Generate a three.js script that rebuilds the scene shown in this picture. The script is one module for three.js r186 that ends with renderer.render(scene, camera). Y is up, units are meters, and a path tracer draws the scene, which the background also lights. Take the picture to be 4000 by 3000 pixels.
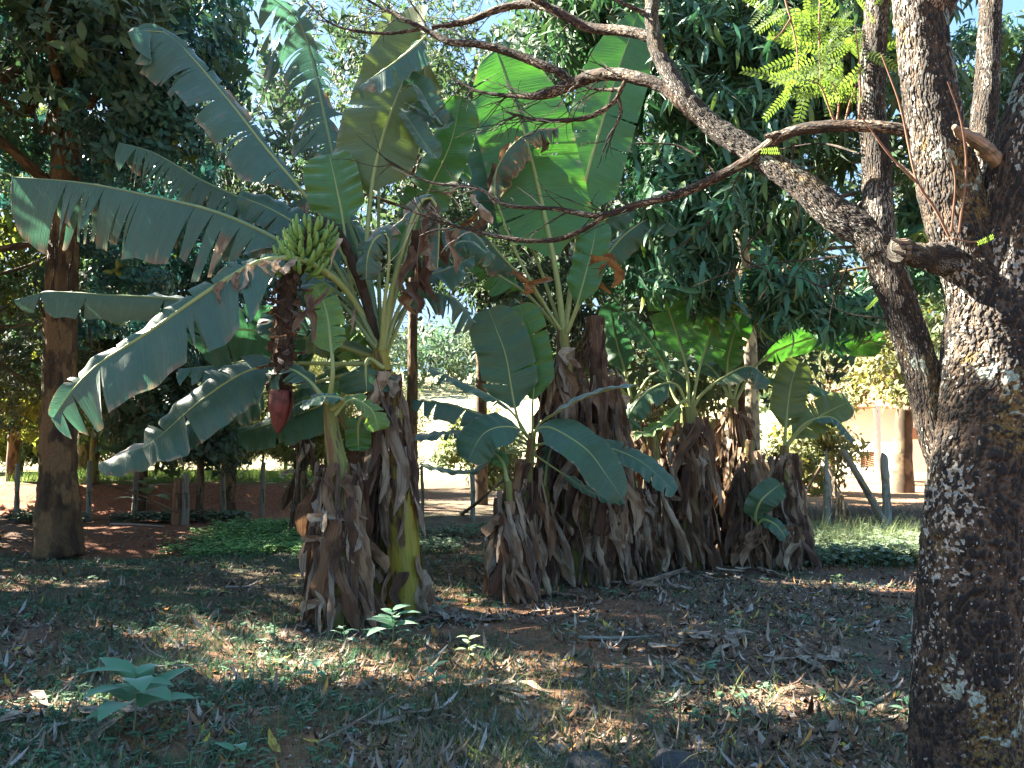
import * as THREE from 'three';
import { ImprovedNoise } from 'three/addons/math/ImprovedNoise.js';
import { mergeGeometries } from 'three/addons/utils/BufferGeometryUtils.js';

// ---------------------------------------------------------------- camera, sky, sun, exposure
const scene = new THREE.Scene();
const FOCAL = 3080, EYE = 1.6, TILT = Math.atan(220 / FOCAL);
const camera = new THREE.PerspectiveCamera(2 * Math.atan(1500 / FOCAL) * 180 / Math.PI, 4 / 3, 0.05, 600);
camera.position.set(0, EYE, 0); camera.rotation.x = TILT;
scene.add(camera);
const SUN = new THREE.Vector3(-0.72, 0.6, -0.28).normalize();
{ // bright hazy daylight sky: pale at the horizon, bluer overhead, brighter round the sun
  const W = 512, H = 256, data = new Float32Array(W * H * 4);
  for (let j = 0; j < H; j++) for (let i = 0; i < W; i++) {
    const up = ((j + 0.5) / H - 0.5) * Math.PI, az = ((i + 0.5) / W - 0.5) * 2 * Math.PI, y = Math.sin(up), x = Math.cos(up) * Math.cos(az), z = Math.cos(up) * Math.sin(az), h = Math.pow(Math.max(0, y), 0.55), c = Math.max(-1, Math.min(1, x * SUN.x + y * SUN.y + z * SUN.z)), glow = 0.9 * Math.exp(-Math.acos(c) / 0.32) + 0.25 * Math.exp(-Math.acos(c) / 0.9), k = (j * W + i) * 4;
    data[k] = 0.58 + (0.11 - 0.58) * h + glow; data[k + 1] = 0.83 + (0.4 - 0.83) * h + glow * 0.97; data[k + 2] = 1.0 + (0.95 - 1.0) * h + glow * 0.9; data[k + 3] = 1;
  }
  const t = new THREE.DataTexture(data, W, H, THREE.RGBAFormat, THREE.FloatType); t.mapping = THREE.EquirectangularReflectionMapping; t.magFilter = THREE.LinearFilter; t.needsUpdate = true;
  scene.background = t; scene.environment = t;
}
scene.environmentIntensity = 0.12; scene.backgroundIntensity = 0.12;
const sun = new THREE.DirectionalLight(new THREE.Color().setRGB(1, 0.92, 0.76), 5);
sun.position.copy(SUN).multiplyScalar(60); sun.target.position.set(0, 0, -10); sun.position.z -= 10;
sun.castShadow = true; sun.shadow.mapSize.set(4096, 4096); sun.shadow.radius = 1;
Object.assign(sun.shadow.camera, { left: -40, right: 40, top: 40, bottom: -40, near: 1, far: 160 });
sun.name = 'sun'; scene.add(sun); scene.add(sun.target);
const renderer = new THREE.WebGLRenderer({ antialias: true });
renderer.setSize(1024, 768);
renderer.shadowMap.enabled = true;
renderer.toneMapping = THREE.LinearToneMapping;
renderer.toneMappingExposure = 12.5;

// ---------------------------------------------------------------- helpers
const V = (x, y, z) => new THREE.Vector3(x, y, z);
function rng(seed) { let a = seed * 2654435761 >>> 0; return () => { a = a + 0x6D2B79F5 | 0; let t = Math.imul(a ^ a >>> 15, 1 | a); t = t + Math.imul(t ^ t >>> 7, 61 | t) ^ t; return ((t ^ t >>> 14) >>> 0) / 4294967296; }; }
const P3 = new ImprovedNoise(), n3 = (x, y, z) => P3.noise(x + 31.7, y + 17.3, z + 5.9);
const sm = (a, b, x) => { const t = Math.min(1, Math.max(0, (x - a) / (b - a))); return t * t * (3 - 2 * t); };
const lerp = THREE.MathUtils.lerp, clamp = THREE.MathUtils.clamp;
const rgb = (r, g, b) => new THREE.Color().setRGB(r, g, b);
const CT = Math.cos(TILT), ST = Math.sin(TILT);
// bearing and elevation read off the photograph, plus the distance in front of the viewer in metres -> point in the garden
function at(px, py, d) { const y = (1500 - py) / FOCAL, k = d / (CT - y * ST); return V((px - 2000) / FOCAL * k, EYE + (y * CT + ST) * k, -d); }
const pts = (a) => a.map((p) => at(p[0], p[1], p[2]));
const taken = {};
function numbered(n) { const k = taken[n] = (taken[n] ?? -1) + 1; return k ? n + '_' + String(k).padStart(3, '0') : n; }
function thing(name, label, category, group) { const g = new THREE.Group(); g.name = numbered(name); g.userData = { label, category }; if (group) g.userData.group = group; scene.add(g); return g; }
function tag(o, label, category, group, kind) { o.userData = {}; if (label) o.userData.label = label; if (category) o.userData.category = category; if (group) o.userData.group = group; if (kind) o.userData.kind = kind; return o; }
function mesh(name, geo, mat, parent) { const m = new THREE.Mesh(geo, mat); m.castShadow = m.receiveShadow = true; m.name = parent === scene ? numbered(name) : name; parent.add(m); return m; }
function settle(g, base) { g.position.copy(base); for (const c of g.children) c.position.sub(base); return g; }
function geom(pos, idx, uv, col) {
  const g = new THREE.BufferGeometry(); g.setAttribute('position', new THREE.Float32BufferAttribute(pos, 3));
  if (uv) g.setAttribute('uv', new THREE.Float32BufferAttribute(uv, 2)); if (col) g.setAttribute('color', new THREE.Float32BufferAttribute(col, 3));
  g.setIndex(idx); g.computeVertexNormals(); return g;
}

// ---------------------------------------------------------------- procedural textures
const LAT = (() => { const r = rng(77), a = new Float32Array(65536); for (let i = 0; i < 65536; i++) a[i] = r(); return a; })();
function tn(x, y, px, py, s) { // tiling value noise, periods px, py
  const ix = Math.floor(x), iy = Math.floor(y); let fx = x - ix, fy = y - iy; fx = fx * fx * (3 - 2 * fx); fy = fy * fy * (3 - 2 * fy);
  const x0 = ((ix % px) + px) % px, x1 = (x0 + 1) % px, y0 = ((iy % py) + py) % py, y1 = (y0 + 1) % py;
  const h = (i, j) => LAT[((i * 57 + j * 8117 + s * 1013) ^ (j * 131)) & 65535];
  const a = h(x0, y0), b = h(x1, y0), c = h(x0, y1), d = h(x1, y1);
  return a + (b - a) * fx + (c - a) * fy + (a - b - c + d) * fx * fy;
}
function fb(u, v, px, py, s, o = 4) { let t = 0, a = 0.5, n = 0; for (let i = 0; i < o; i++) { t += a * tn(u * px, v * py, px, py, s + i * 7); n += a; a *= 0.5; px *= 2; py *= 2; } return t / n; }
function texture(w, h, fn, color = true) {
  const d = new Uint8Array(w * h * 4), enc = (c) => { c = clamp(c, 0, 1); return 255 * (color ? (c <= 0.0031308 ? 12.92 * c : 1.055 * Math.pow(c, 1 / 2.4) - 0.055) : c); };
  for (let j = 0; j < h; j++) for (let i = 0; i < w; i++) { const c = fn((i + 0.5) / w, (j + 0.5) / h), k = (j * w + i) * 4; d[k] = enc(c[0]); d[k + 1] = enc(c[1]); d[k + 2] = enc(c[2]); d[k + 3] = 255; }
  const t = new THREE.DataTexture(d, w, h); t.wrapS = t.wrapT = THREE.RepeatWrapping; t.magFilter = THREE.LinearFilter; t.minFilter = THREE.LinearMipmapLinearFilter; t.generateMipmaps = true;
  if (color) t.colorSpace = THREE.SRGBColorSpace; t.needsUpdate = true; return t;
}
const mix3 = (a, b, t) => [lerp(a[0], b[0], t), lerp(a[1], b[1], t), lerp(a[2], b[2], t)];
const barkHeight = (u, v) => { const w = (fb(u, v, 5, 5, 3, 3) - 0.5) * 0.09; const a = fb(u + w, v, 46, 26, 11, 3), b = fb(u + w, v, 24, 9, 12, 3); return clamp((1 - Math.abs(a - 0.5) * 5) * 0.42 + b * 0.4 + fb(u, v, 130, 110, 9, 2) * 0.4 - 0.1, 0, 1); };
const barkMap = texture(1024, 1024, (u, v) => {
  const h = barkHeight(u, v); let c = mix3([0.012, 0.009, 0.007], [0.1, 0.066, 0.042], sm(0.3, 0.78, h));
  const moss = fb(u, v, 3, 4, 21, 4), fine = fb(u, v, 120, 100, 31, 2);
  c = mix3(c, [0.21, 0.135, 0.035], sm(0.52, 0.64, moss) * sm(0.4, 0.6, fine) * 0.75);
  const sp = fb(u, v, 110, 90, 41, 2), zone = fb(u, v, 6, 5, 51, 3);
  c = mix3(c, [0.42, 0.39, 0.33], sm(0.73, 0.78, sp + (zone - 0.5) * 0.8));
  const pat = fb(u, v, 4, 4, 61, 5), pf = fb(u, v, 55, 55, 62, 2);
  c = mix3(c, [0.34, 0.4, 0.33], sm(0.685, 0.7, pat) * sm(0.44, 0.52, pf)); return c;
});
const barkBump = texture(1024, 1024, (u, v) => { const h = barkHeight(u, v); return [h, h, h]; }, false);
const oldBarkMap = texture(512, 1024, (u, v) => {
  const a = fb(u, v, 10, 6, 5, 5), p = fb(u, v, 3, 3, 8, 4), f = fb(u, v, 70, 90, 15, 2);
  let c = mix3([0.06, 0.042, 0.028], [0.15, 0.105, 0.065], sm(0.3, 0.7, a)); c = mix3(c, [0.27, 0.19, 0.11], sm(0.56, 0.62, p) * 0.9); c = mix3(c, [0.04, 0.05, 0.02], sm(0.55, 0.7, fb(u, v, 4, 4, 99, 4)) * 0.7);
  return c.map((x) => x * (0.75 + 0.5 * f));
});
const oldBarkBump = texture(512, 512, (u, v) => { const h = fb(u, v, 24, 18, 5, 4); return [h, h, h]; }, false);
const bladeMap = texture(512, 512, (u, v) => { // u along the leaf, v from midrib to margin: the parallel side veins of a banana leaf
  const st = fb(u, v, 90, 2, 3, 2), s2 = fb(u, v, 24, 2, 4, 2), bl = fb(u, v, 8, 6, 6, 4), k = 0.72 + 0.3 * st + 0.2 * (s2 - 0.5) + 0.25 * (bl - 0.5);
  const spot = sm(0.74, 0.8, fb(u, v, 50, 26, 14, 2)); return mix3([k, k, k * 0.97], [0.95, 0.6, 0.5], spot * 0.8);
});
const bladeBump = texture(512, 256, (u, v) => { const h = 0.6 * fb(u, v, 80, 2, 3, 2) + 0.4 * fb(u, v, 20, 2, 4, 2); return [h, h, h]; }, false);
const dryMap = texture(256, 512, (u, v) => { const a = fb(u, v, 26, 4, 2, 3), b = fb(u, v, 4, 6, 5, 4); const k = 0.45 + 0.6 * a; return mix3([k, k, k], [k * 0.55, k * 0.45, k * 0.38], sm(0.45, 0.7, b)); });
const dryBump = texture(256, 512, (u, v) => { const a = fb(u, v, 30, 5, 2, 3); return [a, a, a]; }, false);
const stemMap = texture(256, 1024, (u, v) => {
  const a = fb(u, v, 18, 3, 4, 4), b = fb(u, v, 3, 4, 9, 5), f = fb(u, v, 50, 12, 3, 2); let c = mix3([0.13, 0.15, 0.03], [0.2, 0.19, 0.05], a);
  c = mix3(c, [0.055, 0.035, 0.02], sm(0.5, 0.62, b)); c = mix3(c, [0.16, 0.075, 0.03], sm(0.55, 0.68, fb(u, v, 5, 3, 29, 4))); return c.map((x) => x * (0.7 + 0.6 * f));
});
const soilMap = texture(1024, 1024, (u, v) => { const a = fb(u, v, 6, 6, 3, 6), b = fb(u, v, 80, 80, 13, 3), c = fb(u, v, 200, 200, 14, 2), k = 0.45 + 0.5 * a + 0.5 * (b - 0.5) + 0.5 * (c - 0.5); return mix3([k, k * 0.94, k * 0.88], [k * 1.5, k * 1.35, k * 1.15], sm(0.62, 0.72, b)); });
const soilBump = texture(1024, 1024, (u, v) => { const h = 0.5 * fb(u, v, 20, 20, 23, 4) + 0.5 * fb(u, v, 90, 90, 13, 3); return [h, h, h]; }, false);
const woodMap = texture(256, 512, (u, v) => { const a = fb(u, v, 30, 3, 4, 4), b = fb(u, v, 5, 7, 8, 4), k = 0.35 + 0.75 * a; return mix3([k, k * 0.97, k * 0.92], [k * 0.4, k * 0.42, k * 0.36], sm(0.5, 0.68, b)); });
const rep = (t, x, y) => { const c = t.clone(); c.repeat.set(x, y); c.needsUpdate = true; return c; };

// ---------------------------------------------------------------- materials
const DS = THREE.DoubleSide;
const std = (o) => new THREE.MeshStandardMaterial({ roughness: 0.9, ...o });
const leafMat = (o) => new THREE.MeshPhysicalMaterial({ roughness: 1, side: DS, transmission: 0.42, thickness: 0, clearcoat: 1, clearcoatRoughness: 0.36, vertexColors: true, ...o });
const M = {
  bark: std({ map: barkMap, bumpMap: barkBump, bumpScale: 0.06 }),
  twigBark: std({ map: rep(barkMap, 1, 1), color: rgb(0.62, 0.5, 0.42), bumpMap: barkBump, bumpScale: 0.006 }),
  redTwig: std({ color: rgb(0.17, 0.085, 0.05) }),
  paleTwig: std({ color: rgb(0.32, 0.28, 0.24) }),
  brokenWood: std({ map: woodMap, color: rgb(0.34, 0.25, 0.18), bumpMap: dryBump, bumpScale: 0.01 }),
  oldBark: std({ map: oldBarkMap, color: rgb(0.78, 0.64, 0.5), bumpMap: oldBarkBump, bumpScale: 0.05 }),
  farBark: std({ map: oldBarkMap, color: rgb(0.75, 0.7, 0.65) }),
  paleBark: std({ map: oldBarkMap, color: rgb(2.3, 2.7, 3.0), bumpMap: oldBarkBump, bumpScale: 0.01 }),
  blade: leafMat({ map: bladeMap, bumpMap: bladeBump, bumpScale: 0.006 }),
  midrib: std({ color: rgb(0.26, 0.3, 0.1), roughness: 0.55 }),
  midribDark: std({ color: rgb(0.15, 0.22, 0.1), roughness: 0.55 }),
  midribDry: std({ color: rgb(0.2, 0.13, 0.07) }),
  stem: std({ map: stemMap, roughness: 0.75, bumpMap: dryBump, bumpScale: 0.008 }),
  stemGreen: std({ map: stemMap, color: rgb(1.5, 1.25, 0.55), roughness: 0.6, bumpMap: dryBump, bumpScale: 0.006 }),
  deadStem: std({ map: dryMap, color: rgb(0.16, 0.09, 0.05), bumpMap: dryBump, bumpScale: 0.02 }),
  dry: [[0.35, 0.22, 0.125], [0.22, 0.122, 0.062], [0.52, 0.4, 0.27], [0.12, 0.06, 0.03], [0.36, 0.285, 0.205]].map(([r, g, b]) => new THREE.MeshPhysicalMaterial({ map: dryMap, color: rgb(r, g, b), bumpMap: dryBump, bumpScale: 0.008, roughness: 1, side: DS, transmission: 0.2, thickness: 0 })),
  rust: new THREE.MeshPhysicalMaterial({ map: dryMap, color: rgb(0.42, 0.17, 0.03), roughness: 1, side: DS, transmission: 0.3, thickness: 0 }),
  foliage: leafMat({ transmission: 0.3, clearcoat: 0.5, clearcoatRoughness: 0.3, vertexColors: false }),
  thinFoliage: leafMat({ transmission: 0.5, clearcoat: 0.2, vertexColors: false }),
  frond: leafMat({ transmission: 0.55, clearcoat: 0.15, vertexColors: false, color: rgb(0.16, 0.26, 0.03) }),
  weed: leafMat({ transmission: 0.35, clearcoat: 0.08, clearcoatRoughness: 0.5, vertexColors: false, color: rgb(0.08, 0.24, 0.11) }),
  lightWeed: leafMat({ transmission: 0.45, clearcoat: 0.2, vertexColors: false, color: rgb(0.18, 0.3, 0.06) }),
  grass: leafMat({ transmission: 0.35, clearcoat: 0, vertexColors: false }),
  litter: std({ side: DS, roughness: 0.85 }),
  banana: std({ color: rgb(0.16, 0.28, 0.06), roughness: 0.5 }),
  bananaTip: std({ color: rgb(0.05, 0.035, 0.02) }),
  peduncle: std({ map: dryMap, color: rgb(0.09, 0.06, 0.04), bumpMap: dryBump, bumpScale: 0.02 }),
  bract: std({ map: dryMap, color: rgb(0.2, 0.04, 0.03), roughness: 0.6, side: DS }),
  post: std({ map: woodMap, color: rgb(0.3, 0.27, 0.22), bumpMap: dryBump, bumpScale: 0.01 }),
  greyPost: std({ map: woodMap, color: rgb(0.36, 0.38, 0.35), bumpMap: dryBump, bumpScale: 0.01 }),
  brownPost: std({ map: woodMap, color: rgb(0.3, 0.16, 0.09), bumpMap: dryBump, bumpScale: 0.012 }),
  wire: std({ color: rgb(0.2, 0.18, 0.16), metalness: 0.6, roughness: 0.5 }),
  wall: std({ color: rgb(0.8, 0.79, 0.75) }), roof: std({ color: rgb(0.34, 0.14, 0.08) }), lattice: std({ color: rgb(0.4, 0.2, 0.12) }), dark: std({ color: rgb(0.04, 0.035, 0.03), roughness: 0.3 }),
  stone: std({ color: rgb(0.06, 0.06, 0.07), map: soilMap }),
};

// ---------------------------------------------------------------- ground
function height(x, z) {
  const d = -z; let y = 0.05 * n3(x * 0.5, 0, z * 0.5) + 0.03 * n3(x * 1.7, 3, z * 1.7) + 0.012 * n3(x * 5, 7, z * 5);
  y *= sm(0, 3, d + 6);
  y += 0.62 * sm(17.2, 18.7, d) * sm(-3.2, -4.6, x) * (1 - sm(26, 32, d));           // red earth bank behind the fence
  y -= 0.22 * Math.exp(-(((x + 5.6) / 2.6) ** 2) - ((z + 12.3) / 1.3) ** 2);          // washed-out hollow beside the big trunk
  y += 0.22 * Math.exp(-(((x - 6.5) / 2.6) ** 2) - ((z + 15.0) / 0.9) ** 2);          // heap of rakings behind the right fence
  y += Math.max(0, d - 42) * 0.165 * sm(42, 60, d) * (1 - sm(100, 170, d) * 0.4);     // the pale hillside beyond
  return y;
}
function groundHit(px, py) { let d = 1.5; for (; d < 90; d += 0.02) { const p = at(px, py, d); if (p.y <= height(p.x, p.z)) return p; } return at(px, py, d); }
{
  const N = 340, S = 4.4, R = 260, pos = [], uv = [], col = [], idx = [], w = (t) => R * Math.sinh(S * t) / Math.sinh(S);
  for (let j = 0; j <= N; j++) for (let i = 0; i <= N; i++) {
    const x = w(i / N * 2 - 1), z = w(j / N * 2 - 1) - 8, d = -z; pos.push(x, height(x, z), z); uv.push(x / 2.2, z / 2.2);
    let c = [0.15, 0.1, 0.068]; const a = n3(x * 0.8, 1, z * 0.8), b = n3(x * 0.33, 9, z * 0.33);
    c = mix3(c, [0.26, 0.115, 0.055], sm(0.05, 0.45, b + 0.4 * a) * 0.8);
    c = mix3(c, [0.07, 0.085, 0.035], sm(-0.1, 0.5, a - b) * 0.6 * sm(1.5, -2.5, x));
    const red = sm(9.6, 11, d) * sm(16, 17, d + 4.5) * Math.exp(-(((x + 5.8) / 2.6) ** 4)); c = mix3(c, [0.27, 0.1, 0.05], red * 0.9);
    c = mix3(c, [0.36, 0.14, 0.075], sm(16.2, 17, d) * sm(-2.8, -4, x) * (1 - sm(18.2, 18.7, d)));
    c = mix3(c, [0.16, 0.2, 0.05], sm(18.5, 19, d) * sm(-2.5, -4, x) * (0.6 + 0.4 * a));
    c = mix3(c, [0.42, 0.24, 0.13], sm(15.2, 16.5, d) * sm(1.5, 3.5, x) * (0.75 + 0.3 * a));
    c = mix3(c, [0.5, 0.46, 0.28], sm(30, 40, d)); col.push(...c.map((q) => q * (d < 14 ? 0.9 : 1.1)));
  }
  for (let j = 0; j < N; j++) for (let i = 0; i < N; i++) { const a = j * (N + 1) + i, b = a + 1, c = a + N + 1; idx.push(a, c, b, b, c, c + 1); }
  const g = mesh('ground', geom(pos, idx, uv, col), std({ map: soilMap, vertexColors: true, bumpMap: soilBump, bumpScale: 0.03, roughness: 1 }), scene);
  tag(g, 'brown and red earth ground with fallen litter', 'ground', null, 'structure');
}

// ---------------------------------------------------------------- tubes: trunks, limbs, stems, twigs
function limbGeo(points, radii, o = {}) {
  const { sides = 10, rings = 24, amp = 0, freq = 6, uRep = 1, vLen = 1, seed = 0, flat = 1, cap = true } = o;
  const c = new THREE.CatmullRomCurve3(points, false, 'centripetal'), fr = c.computeFrenetFrames(rings, false), L = c.getLength(), pos = [], uv = [], idx = [];
  const rad = (t) => { const k = t * (radii.length - 1), i = Math.min(radii.length - 2, Math.floor(k)); return lerp(radii[i], radii[i + 1], k - i); };
  for (let j = 0; j <= rings; j++) {
    const t = j / rings, p = c.getPointAt(t), r = rad(t);
    for (let i = 0; i <= sides; i++) {
      const a = i / sides * Math.PI * 2, dir = fr.normals[j].clone().multiplyScalar(Math.cos(a)).addScaledVector(fr.binormals[j], Math.sin(a) * flat);
      let q = r; if (amp) { const s = p.clone().addScaledVector(dir, r).multiplyScalar(freq); q += amp * (n3(s.x + seed, s.y * 0.6, s.z) + 0.5 * n3(s.x * 2.7, s.y * 1.6 + seed, s.z * 2.7)); }
      pos.push(p.x + dir.x * q, p.y + dir.y * q, p.z + dir.z * q); uv.push(i / sides * uRep, t * L / vLen);
    }
  }
  for (let j = 0; j < rings; j++) for (let i = 0; i < sides; i++) { const a = j * (sides + 1) + i, b = a + sides + 1; idx.push(a, b, a + 1, b, b + 1, a + 1); }
  if (cap) for (const [row, flip] of [[0, 1], [rings, 0]]) { const p = c.getPointAt(row / rings), k = pos.length / 3; pos.push(p.x, p.y, p.z); uv.push(0.5, row ? L / vLen : 0); for (let i = 0; i < sides; i++) { const a = row * (sides + 1) + i; flip ? idx.push(k, a, a + 1) : idx.push(k, a + 1, a); } }
  return geom(pos, idx, uv);
}
const limb = (name, parent, points, radii, mat, o) => mesh(name, limbGeo(points, radii, o), mat, parent);

// ---------------------------------------------------------------- small leaf shapes
function leafGeo(len, wid, o = {}) { // grows along +y from the origin, face towards +z
  const { rows = 5, fold = 0.25, droop = 0.3, point = 1, serr = 0, wave = 0 } = o, pos = [], uv = [], idx = []; let y = 0, z = 0, a = 0;
  for (let j = 0; j <= rows; j++) {
    const s = j / rows, h = wid / 2 * Math.pow(Math.sin(Math.PI * Math.pow(clamp(s, 0.015, 1), 0.8)), 0.8) * (s === 1 ? 0 : 1) * (point ? 1 - 0.25 * s : 1) * (1 + (serr && j % 2 ? serr : 0));
    const wv = wave * Math.sin(s * 19) * wid;
    pos.push(-h, y, z - h * fold + wv, 0, y, z, h, y, z - h * fold - wv); uv.push(0, s, 0.5, s, 1, s);
    a = droop * (j + 1) / rows; y += len / rows * Math.cos(a); z += len / rows * Math.sin(a);
  }
  for (let j = 0; j < rows; j++) { const b = j * 3; idx.push(b, b + 1, b + 3, b + 1, b + 4, b + 3, b + 1, b + 2, b + 4, b + 2, b + 5, b + 4); }
  return geom(pos, idx, uv);
}
function moved(g, p, e, s = 1) { const q = g.clone(); q.applyMatrix4(new THREE.Matrix4().compose(p, new THREE.Quaternion().setFromEuler(e), V(s, s, s))); return q; }
function sprayGeo(n, len, wid, reach, hang, seed, o) { // a leafy twig end: n leaves round a short shoot
  const r = rng(seed), list = [], base = leafGeo(len, wid, o);
  for (let i = 0; i < n; i++) { const a = i * 2.4 + r(), t = 0.25 + 0.75 * i / n; list.push(moved(base, V((r() - 0.5) * reach * 0.4, t * reach, (r() - 0.5) * reach * 0.4), new THREE.Euler(0.7 + r() * 0.7 + hang, a, 0, 'YXZ'), 0.7 + 0.5 * r())); }
  const tw = limbGeo([V(0, 0, 0), V(0.02, reach * 0.5, 0), V(0, reach, 0.02)], [0.006, 0.003], { sides: 3, rings: 2, cap: false }); list.push(tw);
  return mergeGeometries(list);
}
const SPRAY = {
  mango: [sprayGeo(11, 0.24, 0.058, 0.16, 0.75, 5, { rows: 4, droop: 0.7, fold: 0.3, wave: 0.06 }), sprayGeo(9, 0.22, 0.052, 0.2, 0.95, 6, { rows: 4, droop: 0.5, fold: 0.35, wave: 0.08 })],
  broad: [sprayGeo(9, 0.12, 0.062, 0.28, 0.3, 7, { rows: 4, droop: 0.4, fold: 0.25 }), sprayGeo(10, 0.11, 0.058, 0.32, 0.45, 8, { rows: 4, droop: 0.3, fold: 0.2 })],
  fine: [sprayGeo(14, 0.11, 0.04, 0.45, 0.2, 9, { rows: 2, droop: 0.3 }), sprayGeo(12, 0.13, 0.045, 0.5, 0.3, 10, { rows: 2, droop: 0.3 })],
  far: [sprayGeo(12, 0.24, 0.12, 0.7, 0.3, 12, { rows: 2, droop: 0.4 })],
  bamboo: [sprayGeo(14, 0.2, 0.03, 0.7, 0.7, 13, { rows: 2, droop: 0.4 })],
};
const UPV = V(0, 1, 0);
function instanced(name, parent, geo, mat, list, label, category) {
  const im = new THREE.InstancedMesh(geo, mat, list.length), m4 = new THREE.Matrix4(), q = new THREE.Quaternion();
  list.forEach((e, i) => { if (e.e) q.setFromEuler(e.e); else q.copy(e.q); m4.compose(e.p, q, V(e.s, e.s * (e.sy ?? 1), e.s)); im.setMatrixAt(i, m4); im.setColorAt(i, e.c); });
  im.castShadow = im.receiveShadow = true; im.name = parent === scene ? numbered(name) : name; tag(im, label, category, null, 'stuff'); parent.add(im); return im;
}
function tint(r, base, spread = 0.3) { const k = 1 - spread + 2 * spread * r(), h = (r() - 0.5) * spread; return rgb(base[0] * k * (1 + h), base[1] * k, base[2] * k * (1 - h)); }
// crown: leafy shoots gathered in clumps round given centres [x, y, z, radius]
function crown(parent, clumps, count, sprays, mat, base, seed, o = {}) {
  const { hang = 0.8, spread = 0.35, flatten = 0.8, size = 1, name = 'crown', shell = 0.45, odd, oddShare = 0.02 } = o, r = rng(seed), per = sprays.map(() => []);
  const tot = clumps.reduce((s, c) => s + c[3] ** 2.2, 0);
  for (const c of clumps) {
    const n = Math.round(count * c[3] ** 2.2 / tot), subs = []; for (let k = 0; k < 5 + c[3] * 5; k++) { const d = V(r() - 0.5, r() - 0.5, r() - 0.5).normalize().multiplyScalar(Math.pow(r(), shell)); subs.push([d, 0.18 + r() * 0.22]); }
    for (let i = 0; i < n; i++) {
      const s = subs[Math.floor(r() * subs.length)], d = V(r() + r() + r() - 1.5, r() + r() + r() - 1.5, r() + r() + r() - 1.5).multiplyScalar(1.35 * s[1]).add(s[0]);
      const p = V(c[0] + d.x * c[3], c[1] + d.y * c[3] * flatten, c[2] + d.z * c[3]), yaw = Math.atan2(d.x, d.z) + (r() - 0.5) * 2.4, lean = hang + (r() - 0.5) * 1.3;
      per[i % sprays.length].push({ p, e: new THREE.Euler(lean, yaw, (r() - 0.5) * 0.6, 'YXZ'), s: size * (0.75 + 0.6 * r()), c: odd && r() < oddShare ? tint(r, odd, 0.2) : tint(r, base, spread) });
    }
  }
  per.forEach((l, i) => l.length && instanced(name, parent, sprays[i], mat, l));
}
// single leaves of the near trees, each one a piece of its own
function singles(parent, clumps, count, geos, mats, seed, o = {}) {
  const r = rng(seed), { hang = 2.2, min = 0.9, max = 1.4 } = o;
  for (let i = 0; i < count; i++) {
    const c = clumps[Math.floor(r() * clumps.length)], th = (r() - 0.5) * 2.6, ph = (r() - 0.55) * 2.2, cr = c[3] * (0.85 + 0.3 * r());
    const m = mesh('leaf', geos[i % geos.length], mats[Math.floor(r() * mats.length)], parent);
    m.position.set(c[0] + Math.sin(th) * Math.cos(ph) * cr, c[1] + Math.sin(ph) * cr * 0.8, c[2] + Math.cos(th) * Math.cos(ph) * cr);
    m.rotation.set(hang + (r() - 0.5) * 0.9, (r() - 0.5) * 2.6, (r() - 0.5) * 0.8, 'YXZ'); m.scale.setScalar(min + (max - min) * r());
  }
}

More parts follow.
